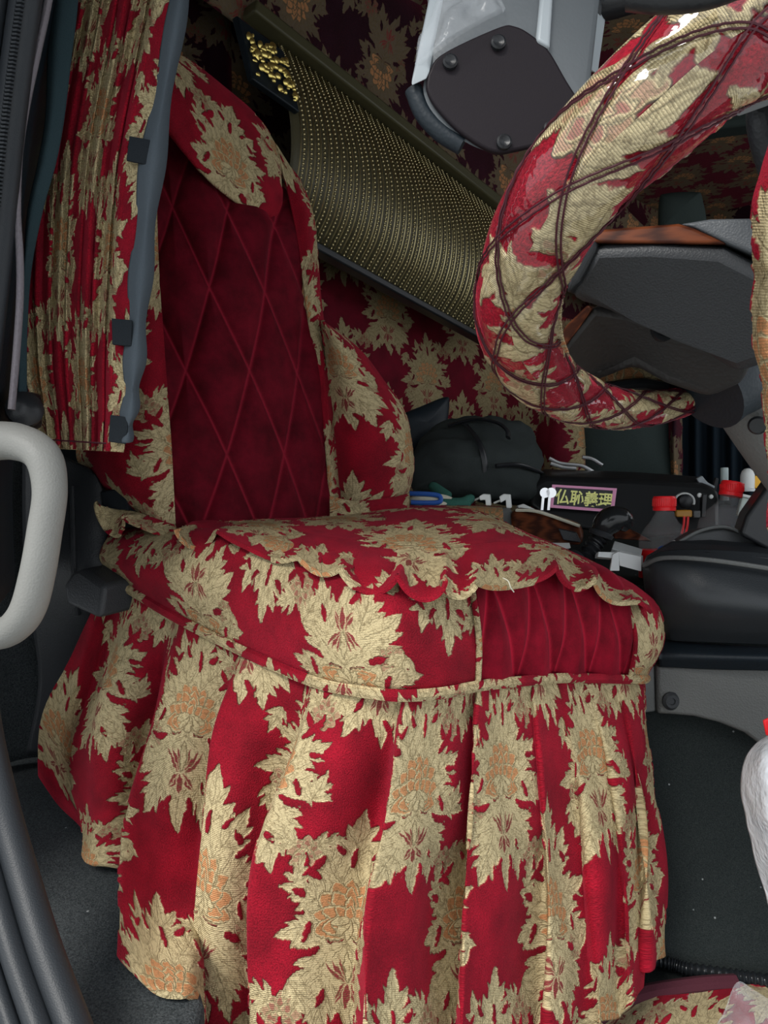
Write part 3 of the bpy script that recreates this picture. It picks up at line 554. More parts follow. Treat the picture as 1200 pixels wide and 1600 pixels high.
# ---------------------------------------------------------------- steering wheel
sw = thing('steering_wheel', 'steering wheel in quilted damask cover under clear vinyl, with grey and wood spokes', 'steering wheel', P(1020, 480, .62))
wc = [(1160, 590, .82, .015), (1270, 545, .80, .018), (1410, 400, .71, .024), (1500, 215, .56, .028), (1480, 30, .44, .030), (1370, -60, .385, .030), (1240, 25, .365, .030), (1130, 72, .365, .0300), (1010, 172, .375, .0290), (895, 285, .405, .0285), (828, 400, .45, .0275), (806, 500, .50, .0262), (838, 578, .57, .0245), (905, 624, .65, .0215), (985, 640, .72, .0180), (1060, 630, .77, .0150), (1110, 612, .80, .013), (1160, 590, .82, .015)]
cp = cr(np.array([P(x, y, d) for x, y, d, r in wc]), 360); rr = cr(np.array([r for *_, r in wc]), 360)
T_ = np.gradient(cp, axis=0); T_ /= np.linalg.norm(T_, axis=1)[:, None]; hubc = P(1150, 470, .60)
n1 = np.array([unit((CAM-c)-t*np.dot(CAM-c, t)) for c, t in zip(cp, T_)]); n2 = np.cross(T_, n1)
sl_ = np.concatenate([[0], np.cumsum(np.linalg.norm(np.diff(cp, axis=0), axis=1))])
th = np.linspace(0, 2*math.pi, 97)
def rim(off, i=None): return None
PH = [(k, s) for k in (1, -1) for s in range(3)]
def puff(th, s, r):                              # quilting: stitched double seams run both ways round the rim
    d = np.full(np.broadcast(th, s).shape, 9.)
    for k in (1, -1):
        q = (th/(2*math.pi)*4+k*s/.085) % 1; d = np.minimum(d, np.abs(q-.5)*.040)
    return .0030*(1-np.exp(-d/.006))-.0012
rad = rr[:, None]+puff(th[None, :], sl_[:, None], rr[:, None])
G = cp[:, None]+rad[..., None]*(np.cos(th)[None, :, None]*n1[:, None]+np.sin(th)[None, :, None]*n2[:, None])
uv = np.stack([np.broadcast_to(th[None]*.0285*1.1, rad.shape), np.broadcast_to(sl_[:, None]-sl_[100], rad.shape)], -1)
cloth('rim_cover', G, BROC, sw, (.135, .17), pile=.0008, hem=0, uv=uv*.95, flip=None)
st = MB()
for k in (1, -1):
    for s0 in range(4):
        for dlt in (-.0018, .0018):
            ths = (2*math.pi*(s0+.5)/4-k*(sl_+dlt*1.5)/.085*2*math.pi/4)
            p = cp+((rr+.0004+.0003*np.sin(sl_*2*math.pi/.0035))[:, None])*(np.cos(ths)[:, None]*n1+np.sin(ths)[:, None]*n2)
            st.tube(cr(p, 700), .00062, 5)
st.build('stitching', THREAD, sw)
i0, i1 = 120, 250; inw = np.array([unit(hubc-c-t*np.dot(hubc-c, t)) for c, t in zip(cp[i0:i1], T_[i0:i1])]); inw = np.array([unit(a*.95+b*.35) for a, b in zip(inw, n1[i0:i1])])
ve = np.stack([cp[i0:i1]+inw*(rr[i0:i1, None]-.001), cp[i0:i1]+inw*(rr[i0:i1, None]+.0035)], 1); ve = cr(cr(ve, 700, 0), 6, 1)
ve = ve+(np.sin(np.arange(700)*.9)+.6*np.sin(np.arange(700)*.37))[:, None, None]*np.linspace(.1, 1, 6)[None, :, None]*n1[i0:i1].mean(0)*.0022
cloth('vinyl_edge', ve, BROC, sw, (.2, .1), pile=0, hem=.001)
sp1 = MB().slab(line((884, 468, .62), (925, 382, .60), (1020, 383, .585), (1130, 388, .575), (1215, 432, .57), (1230, 560, .60), (1150, 585, .64), (1060, 525, .65), (985, 492, .645)), V(.03, .055, .02)).build('spoke', plastic('grained_charcoal', (.026, .028, .031), .5, 620, .0005), sw, bevel=.010)
MB().slab(line((918, 360, .602), (1060, 349, .588), (1085, 356, .583), (1138, 381, .574), (925, 379, .598)), V(.012, .03, .005)).build('wood_trim', WOOD, sw, bevel=.003)
MB().slab(line((1062, 350, .588), (1110, 342, .58), (1230, 340, .56), (1240, 430, .56), (1188, 402, .568), (1135, 380, .574), (1085, 356, .583)), V(.012, .03, .005)).build('spoke_cap', plastic('grained_grey', (.06, .066, .073), .5, 620, .0005), sw, bevel=.003)
MB().slab(line((895, 360, .60), (925, 358, .598), (934, 385, .596), (905, 440, .606), (884, 460, .612)), V(.02, .04, .005)).build('spoke_cap', BLK, sw, bevel=.004)
hb = MB().slab(line((862, 560, .70), (925, 478, .665), (985, 488, .66), (1060, 518, .66), (1180, 560, .65), (1160, 600, .68), (1108, 622, .70), (1040, 600, .71), (990, 572, .715), (940, 592, .72), (905, 604, .72)), V(.03, .07, .02)).build('hub_back', plastic('warm_black', (.020, .0185, .018), .55, 260, .0008), sw, bevel=.008)
MB().slab(line((858, 557, .698), (885, 508, .685), (918, 476, .664), (926, 481, .662), (905, 512, .678), (866, 564, .698)), V(.012, .03, .005)).build('wood_trim', WOOD, sw, bevel=.002)
MB().lathe([(.010, 0), (.010, .006), (.006, .006), (.006, .002), (0, .002)], P(1034, 517, .66), -FW).build('screw', BLK, sw)
MB().lathe([(.0, 0), (.009, 0), (.010, .003), (.0065, .006), (.0065, .004), (0, .004)], P(931, 326, .46), unit(V(.45, -.85, .1))).build('ring', CHR, sw)
MB().ball(P(858, 556, .690), (.007, .006, .005), 8, 5).build('end_bead', CHR, sw)
g = surf(np.array([[P(x, y+dy, d) for x, y, d in ((900, 606, .745), (945, 588, .755), (985, 578, .765), (1030, 592, .775), (1075, 620, .785))] for dy, d0 in ((-6, 0), (5, 0), (18, .01), (24, .03))]), 24, 70)
cloth('lower_cuff', g, BROC, sw, (.03, .10), pile=0, hem=.012)
MB().tube(cr(line((905, 616, .74), (950, 606, .75), (1000, 600, .76), (1040, 606, .77)), 30), .006, 8).build('cuff_gap_shade', BLK, sw)  # black tube standing in for the dark gap below the cuff
# steering column behind the wheel
co = thing('steering_column', 'grey tapered steering column shroud below the wheel hub', 'steering column', P(1190, 620, .80))
MB().tube(cr(line((1098, 606, .735), (1122, 588, .74), (1150, 576, .76)), 12), .047, 32).build('column_collar', NAVY, co, bevel=.004)
MB().tube(cr(line((1150, 556, .79), (1175, 585, .80), (1225, 650, .82), (1290, 735, .86)), 20), np.linspace(.047, .062, 20), 36).build('column_shroud', MID, co, bevel=.008)
MB().lathe([(.0, 0), (.0085, 0), (.0095, .002), (.0075, .004), (0, .004)], P(1184, 664, .765), unit(V(-.5, -.85, -.25))).build('column_screw', BLK, co)
# switch stalk tip at the upper right
stk = thing('column_stalk', 'grey switch stalk with silver tip behind the upper wheel rim', 'stalk', P(1190, 150, .50))
MB().slab(line((1153, 156, .50), (1160, 135, .50), (1215, 92, .50), (1260, 90, .50), (1260, 130, .50), (1175, 160, .50)), FW*.02).build('stalk_tip', SILV, stk, bevel=.004)
MB().tube(cr(line((1195, 140, .525), (1196, 200, .53), (1215, 270, .54)), 20), .012, 16).build('stalk_arm', DK, stk)
# ---------------------------------------------------------------- screwed box hanging over the wheel
dv = thing('overhead_unit', 'hanging grey unit with plum end plate held by four dark screws, half wrapped in film', 'device', P(780, 140, .62))
ol = [(668, 116), (690, 84), (778, 42), (806, 40), (832, 54), (858, 78), (884, 122), (910, 168), (903, 196), (874, 216), (806, 234), (770, 236), (722, 208), (684, 170), (667, 140)]
pl = cr(np.array([P(x, y, .60) for x, y in ol+ol[:1]]), 80)[:-1]
MB().slab(pl, FW*.006).build('end_plate', PLUM, dv, bevel=.002)
for x, y in ((778, 69), (703, 99), (660+200, 203), (787, 224)):
    s = MB().lathe([(.006, 0), (.006, .0035), (.0045, .0045), (.0025, .0035), (0, .003)], P(x, y, .60), -FW, 14).build('plate_screw', BLK, dv)
ho = np.array([(663, 122), (668, 96), (690, 68), (778, 24), (808, 22), (838, 40), (866, 72), (896, 120), (916, 168), (908, 200), (874, 220), (806, 236), (760, 236), (715, 214), (676, 176), (662, 146)])
o0 = cr(np.array([P(x, y, .606) for x, y in np.vstack([ho, ho[:1]])]), 80)[:-1]; dv_dir = V(.045, .10, .24)
MB().slab(o0, dv_dir).build('housing', plastic('satin_grey_housing', (.10, .11, .118), .35, 300, .0002), dv, bevel=.004)
MB().slab(line((641, 136, .600), (648, 108, .600), (668, 98, .600), (672, 112, .600), (667, 124, .600)), dv_dir*.9).build('side_flange', SILV, dv, bevel=.002)
MB().tube(cr(line((646, 140, .612), (662, 178, .612), (690, 208, .612), (722, 228, .612)), 24), .0075, 12).build('gap_shade', NAVY, dv)  # dark tube drawn as the shade in the gap beside the plate
MB().slab(line((838, 62, .597), (860, 74, .597), (868, -60, .62), (850, -60, .62)), FW*.02).build('edge_rail', SILV, dv, bevel=.003)
fg = surf(A([(648, 100, .60), (700, 60, .585), (765, 22, .59), (790, 12, .60)], [(655, 70, .61), (700, 30, .592), (740, 8, .595), (786, -15, .61)], [(665, 20, .63), (705, -10, .61), (745, -25, .612), (790, -50, .63)], [(675, -40, .65), (710, -60, .63), (750, -75, .63), (790, -95, .65)]), 60, 60)
un_ = arcuv(fg); cloth('film_wrap', fg, FILM, dv, pile=0, hem=.004, disp=.004*np.sin(un_[..., 0]*160+30*un_[..., 1])*np.sin(un_[..., 1]*90))
br = MB().slab(line((868, 78, .61), (886, -60, .64), (940, -60, .68), (935, 20, .68), (922, 112, .66)), V(.008, .004, 0)); br.build('bracket_plate', SILV, dv, bevel=.001)
for y in (28, 72): MB().slab(line((915, y, .665), (925, y+1, .668), (923, y+16, .667), (913, y+15, .664)), FW*.004).build('bracket_slot', BLK, dv)
arm = thing('mounting_arm', 'black mounting arm crossing above the top of the steering wheel', 'arm', P(1000, 0, .66))
MB().tube(cr(line((880, 18, .69), (945, 8, .68), (1000, -8, .67)), 20), .013, 14).build('arm_tube', BLK, arm)
MB().tube(cr(line((985, -12, .33), (1040, -8, .325), (1100, -14, .32), (1150, -30, .32)), 20), .0075, 14).build('arm_cover', BLK, arm)
MB().lathe([(.012, -.012), (.014, -.008), (.014, .008), (.012, .012)], P(912, 18, .68), unit(V(1, .1, .1)), 14).build('arm_clamp', DK, arm)
# fabric hanging at the near right edge
rc = thing('windscreen_curtain', 'tied red and cream curtain bundle hanging at the near right edge by the wheel', 'curtain', P(1215, 600, .46))
G = []
for y, xl, dd in ((-320, 1275, .02), (-60, 1245, .01), (180, 1215, 0), (260, 1196, 0), (320, 1180, -.004), (400, 1176, -.008), (430, 1184, .0), (470, 1178, -.006), (540, 1178, -.008), (600, 1192, -.002), (700, 1200, 0), (860, 1204, 0)):
    G.append([P(xl+2, y, .50), P(xl, y, .475+dd), P(xl+22, y, .455+dd), P(xl+50, y, .462), P(xl+80, y, .45), P(xl+120, y, .47)])
cloth('curtain_bundle', surf(np.array(G), 150, 60), BRO, rc, (.155, .285), hem=.01)
# ---------------------------------------------------------------- instrument cowl, lower trim, carpet riser
ic = thing('instrument_cowl', 'large black moulded cowl and cup console right of the driver seat', 'console', P(1130, 920, 1.3))
g = surf(A([(1004, 880, 1.36), (1030, 862, 1.33), (1100, 858, 1.30), (1200, 864, 1.28), (1300, 880, 1.26)], [(1003, 888, 1.35), (1028, 884, 1.31), (1095, 890, 1.27), (1200, 905, 1.25), (1300, 925, 1.23)], [(1008, 925, 1.345), (1034, 930, 1.30), (1100, 940, 1.255), (1200, 950, 1.23), (1300, 960, 1.21)], [(1022, 965, 1.355), (1045, 972, 1.32), (1110, 978, 1.28), (1200, 985, 1.26), (1300, 990, 1.24)], [(1040, 998, 1.37), (1060, 1002, 1.35), (1120, 1005, 1.32), (1200, 1008, 1.30), (1300, 1012, 1.28)]), 60, 60)
cloth('cowl_body', g, plastic('satin_black', (.022, .025, .028), .32, 500, .0003), ic, pile=0, hem=.05)
MB().slab(line((1008, 868, 1.345), (1050, 843, 1.36), (1110, 842, 1.36), (1300, 858, 1.34), (1300, 895, 1.26), (1200, 872, 1.27), (1105, 860, 1.29), (1035, 866, 1.32)), V(0, .02, -.02)).build('cowl_rim', DK, ic, bevel=.006)
MB().slab(line((1058, 848, 1.38), (1085, 832, 1.38), (1130, 824, 1.38), (1158, 832, 1.38), (1210, 862, 1.36), (1300, 880, 1.36)), V(.01, .05, 0)).build('cowl_flap', plastic('dull_grey_black', (.045, .048, .05), .5, 500, .0003), ic, bevel=.005)
MB().tube(cr(line((1062, 846, 1.372), (1095, 829, 1.37), (1130, 823, 1.37), (1160, 833, 1.365), (1215, 862, 1.35)), 40), .0032, 8).build('flap_edge', MID, ic)
MB().slab(line((1155, 836, 1.34), (1165, 806, 1.34), (1215, 735, 1.34), (1300, 640, 1.34), (1300, 880, 1.33), (1205, 862, 1.33)), V(.03, .09, 0)).build('cowl_wall', BLK, ic, bevel=.008)
MB().tube(cr(line((1006, 884, 1.34), (1035, 872, 1.30), (1100, 874, 1.26), (1200, 888, 1.24), (1300, 906, 1.22)), 40), .004, 8).build('cowl_lip', MID, ic)
g = surf(A([(1035, 1000, 1.38), (1110, 1006, 1.34), (1200, 1010, 1.31), (1320, 1014, 1.29)], [(1030, 1022, 1.35), (1110, 1026, 1.31), (1200, 1028, 1.28), (1320, 1030, 1.26)], [(1030, 1042, 1.36), (1110, 1046, 1.33), (1200, 1048, 1.30), (1320, 1050, 1.28)]), 24, 40)
cloth('cowl_skirt', g, NAVY, ic, pile=0, hem=.04)
kt = thing('kick_trim', 'mid grey grained trim panel with arched lower edge and one push fastener', 'trim panel', P(1110, 1080, 1.34))
arc = [(1026, 1040), (1330, 1046), (1330, 1235), (1260, 1195), (1190, 1165), (1165, 1146), (1125, 1130), (1085, 1120), (1050, 1117), (1028, 1116)]
MB().slab(line(*[(x, y, 1.365-.30*(x-1026)/1180) for x, y in arc]), V(0, .03, 0)).build('trim_face', plastic('grained_mid_grey', (.095, .097, .094), .48, 320, .0012), kt, bevel=.006)
MB().slab(line((995, 1040, 1.375), (1023, 1040, 1.372), (1025, 1112, 1.372), (995, 1116, 1.375)), V(0, .03, 0)).build('trim_end', MID, kt, bevel=.004)
MB().lathe([(.0165, 0), (.0165, .003), (.012, .007), (.006, .007), (.005, .005), (0, .005)], P(1048, 1095, 1.36), unit(V(.1, -1, .05))).build('push_fastener', DK, kt)
g = surf(A([(960, 1090, 1.43), (1060, 1095, 1.41), (1160, 1105, 1.39), (1330, 1110, 1.37)], [(960, 1200, 1.42), (1060, 1210, 1.395), (1160, 1215, 1.375), (1330, 1220, 1.35)], [(960, 1380, 1.385), (1060, 1385, 1.36), (1160, 1390, 1.345), (1330, 1400, 1.33)], [(960, 1510, 1.345), (1060, 1520, 1.325), (1160, 1535, 1.305), (1330, 1555, 1.28)]), 40, 50)
tag(cloth('wall_front', g, CARPD, None, pile=0, hem=.05), kind='structure')
# conduit, step tread and floor mat
cdt = thing('corrugated_conduit', 'black ribbed conduit lying along the foot of the carpeted riser', 'cable', P(1120, 1520, 1.29))
q = cr(line((1000, 1498, 1.33), (1045, 1505, 1.318), (1075, 1514, 1.305), (1140, 1524, 1.285), (1200, 1533, 1.27), (1300, 1552, 1.24)), 160)
MB().tube(q, .0105+.0016*np.sin(np.arange(160)*1.25), 12).build('conduit_sleeve', plastic('glossy_black', (.012, .014, .016), .18, 300, 0), cdt)
fm = thing('floor_mat', 'damask floor mat under wrinkled clear plastic with maroon felt edge', 'mat', P(1080, 1580, 1.2))
g = surf(A([(950, 1572, 1.225), (1040, 1545, 1.255), (1130, 1536, 1.268), (1230, 1545, 1.262), (1330, 1560, 1.25)], [(900, 1640, 1.15), (1010, 1606, 1.185), (1120, 1590, 1.20), (1230, 1598, 1.19), (1330, 1610, 1.18)], [(880, 1760, 1.04), (1010, 1740, 1.06), (1120, 1730, 1.07), (1230, 1730, 1.07), (1330, 1740, 1.06)]), 90, 140)
un_ = arcuv(g); cloth('mat_cloth', g, BROC, fm, (.02, .05), pile=.001, disp=.004*np.sin(un_[..., 0]*40)*np.sin(un_[..., 1]*33))
cord('felt_edge', line((920, 1602, 1.19), (960, 1572, 1.222), (1005, 1553, 1.245), (1060, 1543, 1.256), (1110, 1537, 1.265), (1150, 1535, 1.268)), .013, MAROON, fm)
fp = surf(A([(1128, 1590, 1.19), (1150, 1536, 1.20), (1175, 1545, 1.19), (1230, 1580, 1.18)], [(1120, 1600, 1.18), (1152, 1565, 1.185), (1190, 1585, 1.18), (1240, 1610, 1.17)], [(1110, 1640, 1.14), (1160, 1620, 1.14), (1200, 1630, 1.14), (1250, 1640, 1.14)]), 30, 40)
cloth('mat_film', fp, FILM, fm, pile=0, hem=.002)
tr = thing('step_tread', 'ribbed black rubber tread strip on the sill beside the hanging skirt', 'tread', P(260, 1590, .86))
for k in range(4):
    a = k*.012; p0, p1 = P(190, 1600, .815), P(300, 1568, .845); o_ = V(.25, -.95, 0)*.03*k; MB().slab([p0+o_, p1+o_, p1+o_+V(.006, -.024, 0), p0+o_+V(.006, -.024, 0)], V(0, 0, -.012)).build('tread_rib', DK, tr, bevel=.003)
pb_ = thing('plastic_bag', 'translucent white plastic carrier bag hanging at the right edge by the grey trim', 'bag', P(1215, 1270, 1.0))
g = surf(A([(1200, 1148, 1.04), (1225, 1135, 1.01), (1270, 1135, 1.02), (1330, 1140, 1.06)], [(1165, 1180, 1.04), (1200, 1185, .98), (1260, 1185, .98), (1330, 1190, 1.05)], [(1158, 1240, 1.04), (1200, 1245, .965), (1260, 1245, .96), (1330, 1250, 1.05)], [(1172, 1310, 1.04), (1210, 1315, .97), (1260, 1315, .97), (1330, 1320, 1.05)], [(1192, 1385, 1.04), (1225, 1390, .99), (1270, 1390, .99), (1330, 1395, 1.05)], [(1210, 1440, 1.04), (1235, 1445, 1.01), (1280, 1445, 1.01), (1330, 1450, 1.05)]), 70, 60)
un_ = arcuv(g); cloth('bag_film', g, BAGP, pb_, pile=0, hem=.05, disp=.0012*np.sin(un_[..., 0]*60+5*np.sin(un_[..., 1]*22))*np.sin(un_[..., 1]*40))
MB().slab(line((1193, 1126, 1.03), (1206, 1120, 1.03), (1260, 1120, 1.03), (1260, 1150, 1.03), (1198, 1150, 1.03)), FW*.004).build('bag_print', REDP, pb_, bevel=.002)
# ---------------------------------------------------------------- things on the engine tunnel
bag = thing('backpack', 'slumped charcoal nylon backpack against the rear wall', 'bag', P(745, 770, 1.92))
MB().pillow(line((648, 765, 1.86), (640, 720, 1.86), (665, 680, 1.9), (705, 655, 1.95), (760, 648, 1.98), (815, 662, 1.98), (845, 695, 1.95), (852, 740, 1.92), (848, 785, 1.88), (760, 790, 1.86)), .13, .09, 12, .55, 90).build('bag_body', BAGM, bag, sub=1)
tx = bpy.data.textures.new('slump', 'CLOUDS'); tx.noise_scale = .09; dm_ = bpy.data.objects['bag_body'].modifiers.new('slump', 'DISPLACE'); dm_.texture = tx; dm_.strength = .035; dm_.mid_level = .55
MB().tube(cr(line((726, 662, 1.86), (748, 690, 1.80), (758, 725, 1.785), (758, 765, 1.80), (760, 785, 1.83)), 24), .008, 8, flat=.4).build('side_seam', BLK, bag)
MB().tube(cr(line((775, 728, 1.775), (810, 726, 1.79), (838, 735, 1.84), (848, 740, 1.89)), 20), .005, 8).build('pocket_zip', BLK, bag)
MB().tube(cr(line((700, 665, 1.86), (740, 655, 1.86), (775, 660, 1.85), (792, 672, 1.83), (794, 684, 1.815)), 20), .009, 8, flat=.5).build('top_strap', BLK, bag)
cu_ = thing('dark_cushion', 'dark blue-green square cushion standing behind the backpack', 'cushion', P(660, 660, 2.1))
MB().pillow(line((615, 652, 2.02), (655, 636, 2.04), (697, 620, 2.08), (702, 632, 2.08), (697, 665, 2.06), (680, 700, 2.04), (620, 712, 2.0)), .03, .05, 8, .5, 60).build('cushion_body', NAVY, cu_)
# work glove and bits beside the seat
gl = thing('work_glove', 'teal dipped work glove with cream palm and blue cuff lying behind the seat', 'glove', P(690, 780, 1.7))
MB().pillow(line((640, 778, 1.66), (655, 772, 1.66), (690, 772, 1.66), (712, 780, 1.66), (718, 786, 1.65), (690, 790, 1.64), (645, 789, 1.64)), .012, .02, 6, .5, 40).build('palm', CREAM, gl)
MB().tube(cr(line((640, 771, 1.65), (668, 772, 1.645), (686, 775, 1.64), (687, 784, 1.635), (668, 786, 1.635), (642, 785, 1.635)), 30), .0055, 8).build('cuff', BLUE, gl)
for a in (((700, 776, 1.68), (685, 766, 1.70), (672, 757, 1.72)), ((705, 786, 1.66), (724, 785, 1.66), (740, 776, 1.67)), ((690, 787, 1.65), (712, 788, 1.65), (735, 787, 1.66))):
    p = cr(line(*a), 14); MB().tube(p, .012*np.sqrt(np.clip(1-np.linspace(-.4, .98, 14)**6, .02, 1)), 10).build('finger', TEAL, gl)
for q, lab in (((748, 772, 765, 782, 12), 'white plug lying beside the teal work glove'), ((780, 772, 797, 786, 10), 'pale connector nearest the wood console, right of the white plug')):
    x0, y0, x1, y1, t = q; o = thing('plug', lab, 'plug', P((x0+x1)/2, y1, 1.68))
    MB().slab(line((x0, y0+4, 1.66), (x0+6, y0, 1.66), (x1, y0+1, 1.66), (x1+2, y1+8, 1.66), (x1-6, y1+8, 1.66), (x1-7, y0+9, 1.66), (x0+2, y1, 1.66)), V(.005, .02, 0)).build('plug_body', WHT, o, bevel=.002)
    MB().tube(line((x0+2, y1-4, 1.67), (x0-8, y1, 1.68)), .0025, 6).build('plug_lead', WHT, o)
tc = thing('tunnel_cloth', 'damask cloth covering the edge of the tunnel behind the seat', 'cloth', P(710, 810, 1.55))
g = surf(A([(600, 789, 1.72), (680, 789, 1.72), (740, 790, 1.72), (782, 792, 1.72)], [(600, 796, 1.58), (680, 796, 1.58), (740, 797, 1.58), (786, 800, 1.58)], [(600, 845, 1.54), (680, 845, 1.54), (740, 850, 1.54), (786, 860, 1.54)]), 40, 80); cloth('cloth_cover', g, BROD, tc, (.0, .06), pile=.001, hem=.02)
wcn = thing('wood_console', 'glossy wood veneer console with grey end block and dark switch inset', 'console', P(850, 830, 1.58))
MB().slab(line((775, 796, 1.60), (800, 797, 1.60), (802, 842, 1.58), (778, 842, 1.58)), V(.01, .07, 0)).build('end_block', MID, wcn, bevel=.004)
MB().slab(line((797, 800, 1.58), (808, 796, 1.58), (840, 800, 1.56), (906, 822, 1.53), (912, 840, 1.52), (908, 852, 1.51), (860, 850, 1.53), (800, 845, 1.56)), V(.02, .07, 0)).build('wood_face', WOOD, wcn, bevel=.008)
MB().tube(cr(line((806, 797, 1.575), (842, 800, 1.555), (906, 822, 1.525)), 20), .0035, 6).build('cream_edge', CREAM, wcn)
MB().slab(line((872, 826, 1.515), (900, 832, 1.508), (908, 848, 1.503), (880, 844, 1.51)), V(.004, .012, 0)).build('switch_inset', DK, wcn, bevel=.002)
MB().slab(line((955, 818, 1.56), (975, 822, 1.55), (1020, 846, 1.54), (960, 842, 1.54)), V(.01, .05, 0)).build('wood_face', WOOD, wcn, bevel=.004)
gl_ = thing('gear_lever', 'gear lever with glossy black knob and rubber gaiter between seat and cowl', 'gear lever', P(915, 880, 1.42))
p = cr(line((948, 816, 1.44), (962, 815, 1.44), (980, 822, 1.44), (985, 830, 1.44)), 12)
MB().tube(cr(line((938, 838, 1.44), (945, 822, 1.44), (957, 812, 1.44), (972, 814, 1.44), (983, 824, 1.44)), 24), cr(np.array([.016, .024, .026, .024, .012]), 24), 20).build('knob', plastic('gloss_black', (.012, .013, .014), .15, 300, 0), gl_)
MB().tube(cr(line((942, 834, 1.445), (925, 856, 1.44), (908, 884, 1.43)), 30), .015+.003*np.sin(np.arange(30)*1.5), 16).build('gaiter', BLK, gl_)
MB().lathe([(.022, 0), (.024, .006), (.018, .012), (0, .012)], P(938, 838, 1.44), unit(V(.3, 0, .9))).build('collar', DK, gl_)
MB().pillow(line((886, 872, 1.40), (892, 860, 1.40), (905, 862, 1.40), (916, 876, 1.39), (912, 896, 1.38), (892, 892, 1.38)), .02, .03, 6, .5, 40).build('lever_boot', NAVY, gl_)
cb = thing('control_box', 'long black control box with pink framed sticker facing the driver', 'control box', P(1000, 850, 1.84))
bo = line((826, 790, 1.80), (830, 757, 1.82), (852, 745, 1.83), (1000, 750, 1.83), (1100, 757, 1.82), (1124, 768, 1.81), (1126, 835, 1.77), (1000, 842, 1.77), (905, 828, 1.78), (850, 806, 1.79))
MB().slab(bo, V(.02, .10, .02)).build('box_body', plastic('matt_black_case', (.009, .010, .011), .42, 500, .0003), cb, bevel=.012)
def quadpts(x0, y0, x1, y1, x2, y2, x3, y3, d): return line((x0, y0, d), (x1, y1, d), (x2, y2, d), (x3, y3, d))
st_ = thing('sticker', 'pink framed sticker with yellow brush lettering on the black control box', 'sticker', P(910, 780, 1.775))
fr = MB(); oc = [(863, 757), (964, 763), (959, 801), (859, 793)]; ic_ = [(868, 761), (958, 766.5), (954, 796), (864.5, 789)]
for i in range(4):
    j = (i+1) % 4; fr.slab(line((*oc[i], 1.777), (*oc[j], 1.777), (*ic_[j], 1.777), (*ic_[i], 1.777)), FW*.003)
fr.build('pink_frame', plastic('pink_print', (.80, .34, .54), .5, 300, 0), st_, smooth=False)
MB().slab(line(*[(x, y, 1.779) for x, y in ic_]), FW*.002).build('black_ground', BLK, st_, smooth=False)
MB().slab(line((953, 793, 1.7765), (960, 793, 1.7765), (959, 801, 1.7765), (951, 800, 1.7765)), FW*.003).build('red_corner', REDP, st_, smooth=False)
def text(name, body, origin, ux, uy, size, mat, parent, bold=0.0, ext=.0008, sx=1.0):
    cu2 = bpy.data.curves.new(name, 'FONT'); cu2.body = body; cu2.size = 1.0; cu2.offset = bold; cu2.resolution_u = 4
    o = bpy.data.objects.new(name, cu2); C.objects.link(o); dg = bpy.context.evaluated_depsgraph_get(); me = bpy.data.meshes.new_from_object(o.evaluated_get(dg))
    v = np.empty(len(me.vertices)*3); me.vertices.foreach_get('co', v); v = v.reshape(-1, 3); bpy.data.objects.remove(o); bpy.data.curves.remove(cu2)
    lo, hi = v.min(0), v.max(0); q = (v-lo)/(hi-lo+1e-9); print('TEXT', body, len(me.vertices), lo, hi)
    w3 = np.asarray(origin)+q[:, :1]*ux+q[:, 1:2]*uy; me.name = name; me.materials.clear()
    return link(name, me, mat, parent, w3)
o3, x3, y3 = P(866.5, 787, 1.7775), P(955.5, 794.5, 1.7775), P(869.5, 763, 1.7775)
YELP = plastic('yellow_print', (.95, .95, .34), .5, 300, 0)
text('lettering', '仏恥義理', o3, x3-o3, y3-o3, 1, YELP, st_, .022)
o4 = o3-FW*.0005
kp = thing('key_pair', 'two silver keys hanging on the left end of the control box', 'keys', P(845, 780, 1.77))
for x in (851, 861):
    MB().lathe([(0, 0), (.011, 0), (.012, .003), (0, .003)], P(x, 770, 1.772), -FW, 14).build('key_bow', CHR, kp); MB().slab(line((x-4, 775, 1.77), (x, 775, 1.77), (x-2, 797, 1.77), (x-6, 797, 1.77)), FW*.003).build('key_blade', CHR, kp)
wt = tag(MB().slab(line((808, 790, 1.74), (818, 787, 1.74), (850, 802, 1.72), (846, 808, 1.72), (812, 797, 1.73)), V(0, .02, -.003)).build('white_strip', WHT, bevel=.002), 'white plastic strip lying below the two silver keys', 'strip')
dlm = MB()
for i in range(22):
    a = math.radians(-25+230*i/21); c = P(1069+17*math.cos(a), 783-14*math.sin(a), 1.755); dlm.box(c, (.009, .002, .012), None)
MB().tube(cr(np.array([P(1069+15*math.cos(a), 784-13*math.sin(a), 1.755) for a in np.radians(np.linspace(-20, 200, 24))]), 40), .005, 8, flat=.5).build('dial_scale', WHT, cb)
MB().lathe([(.017, 0), (.016, .012), (.012, .015), (0, .015)], P(1069, 783, 1.765), -FW).build('dial_knob', BLK, cb)
for x, y, r in ((1093, 774, .006), (1111, 776, .0055)): MB().lathe([(0, 0), (r, 0), (r*.8, .003), (0, .004)], P(x, y, 1.765), -FW, 12).build('indicator', WHT, cb)
MB().slab(line((1057, 797, 1.752), (1082, 797, 1.752), (1082, 808, 1.75), (1057, 808, 1.75)), V(0, .015, 0)).build('amber_block', plastic('amber_plastic', (.42, .20, .03), .3, 300, 0), cb, bevel=.003)
MB().slab(line((1084, 798, 1.752), (1095, 798, 1.752), (1095, 809, 1.75), (1084, 809, 1.75)), V(0, .012, 0)).build('grey_socket', MID, cb, bevel=.002)
MB().slab(line((1098, 772, 1.755), (1105, 772, 1.755), (1103, 808, 1.75), (1096, 808, 1.75)), V(0, .015, 0)).build('black_lever', BLK, cb, bevel=.002)
for x in (1069, 1075): MB().tube(cr(line((x, 807, 1.752), (x-1, 820, 1.75), (x-4, 834, 1.75)), 12), .0028, 6).build('red_wire', REDP, cb)
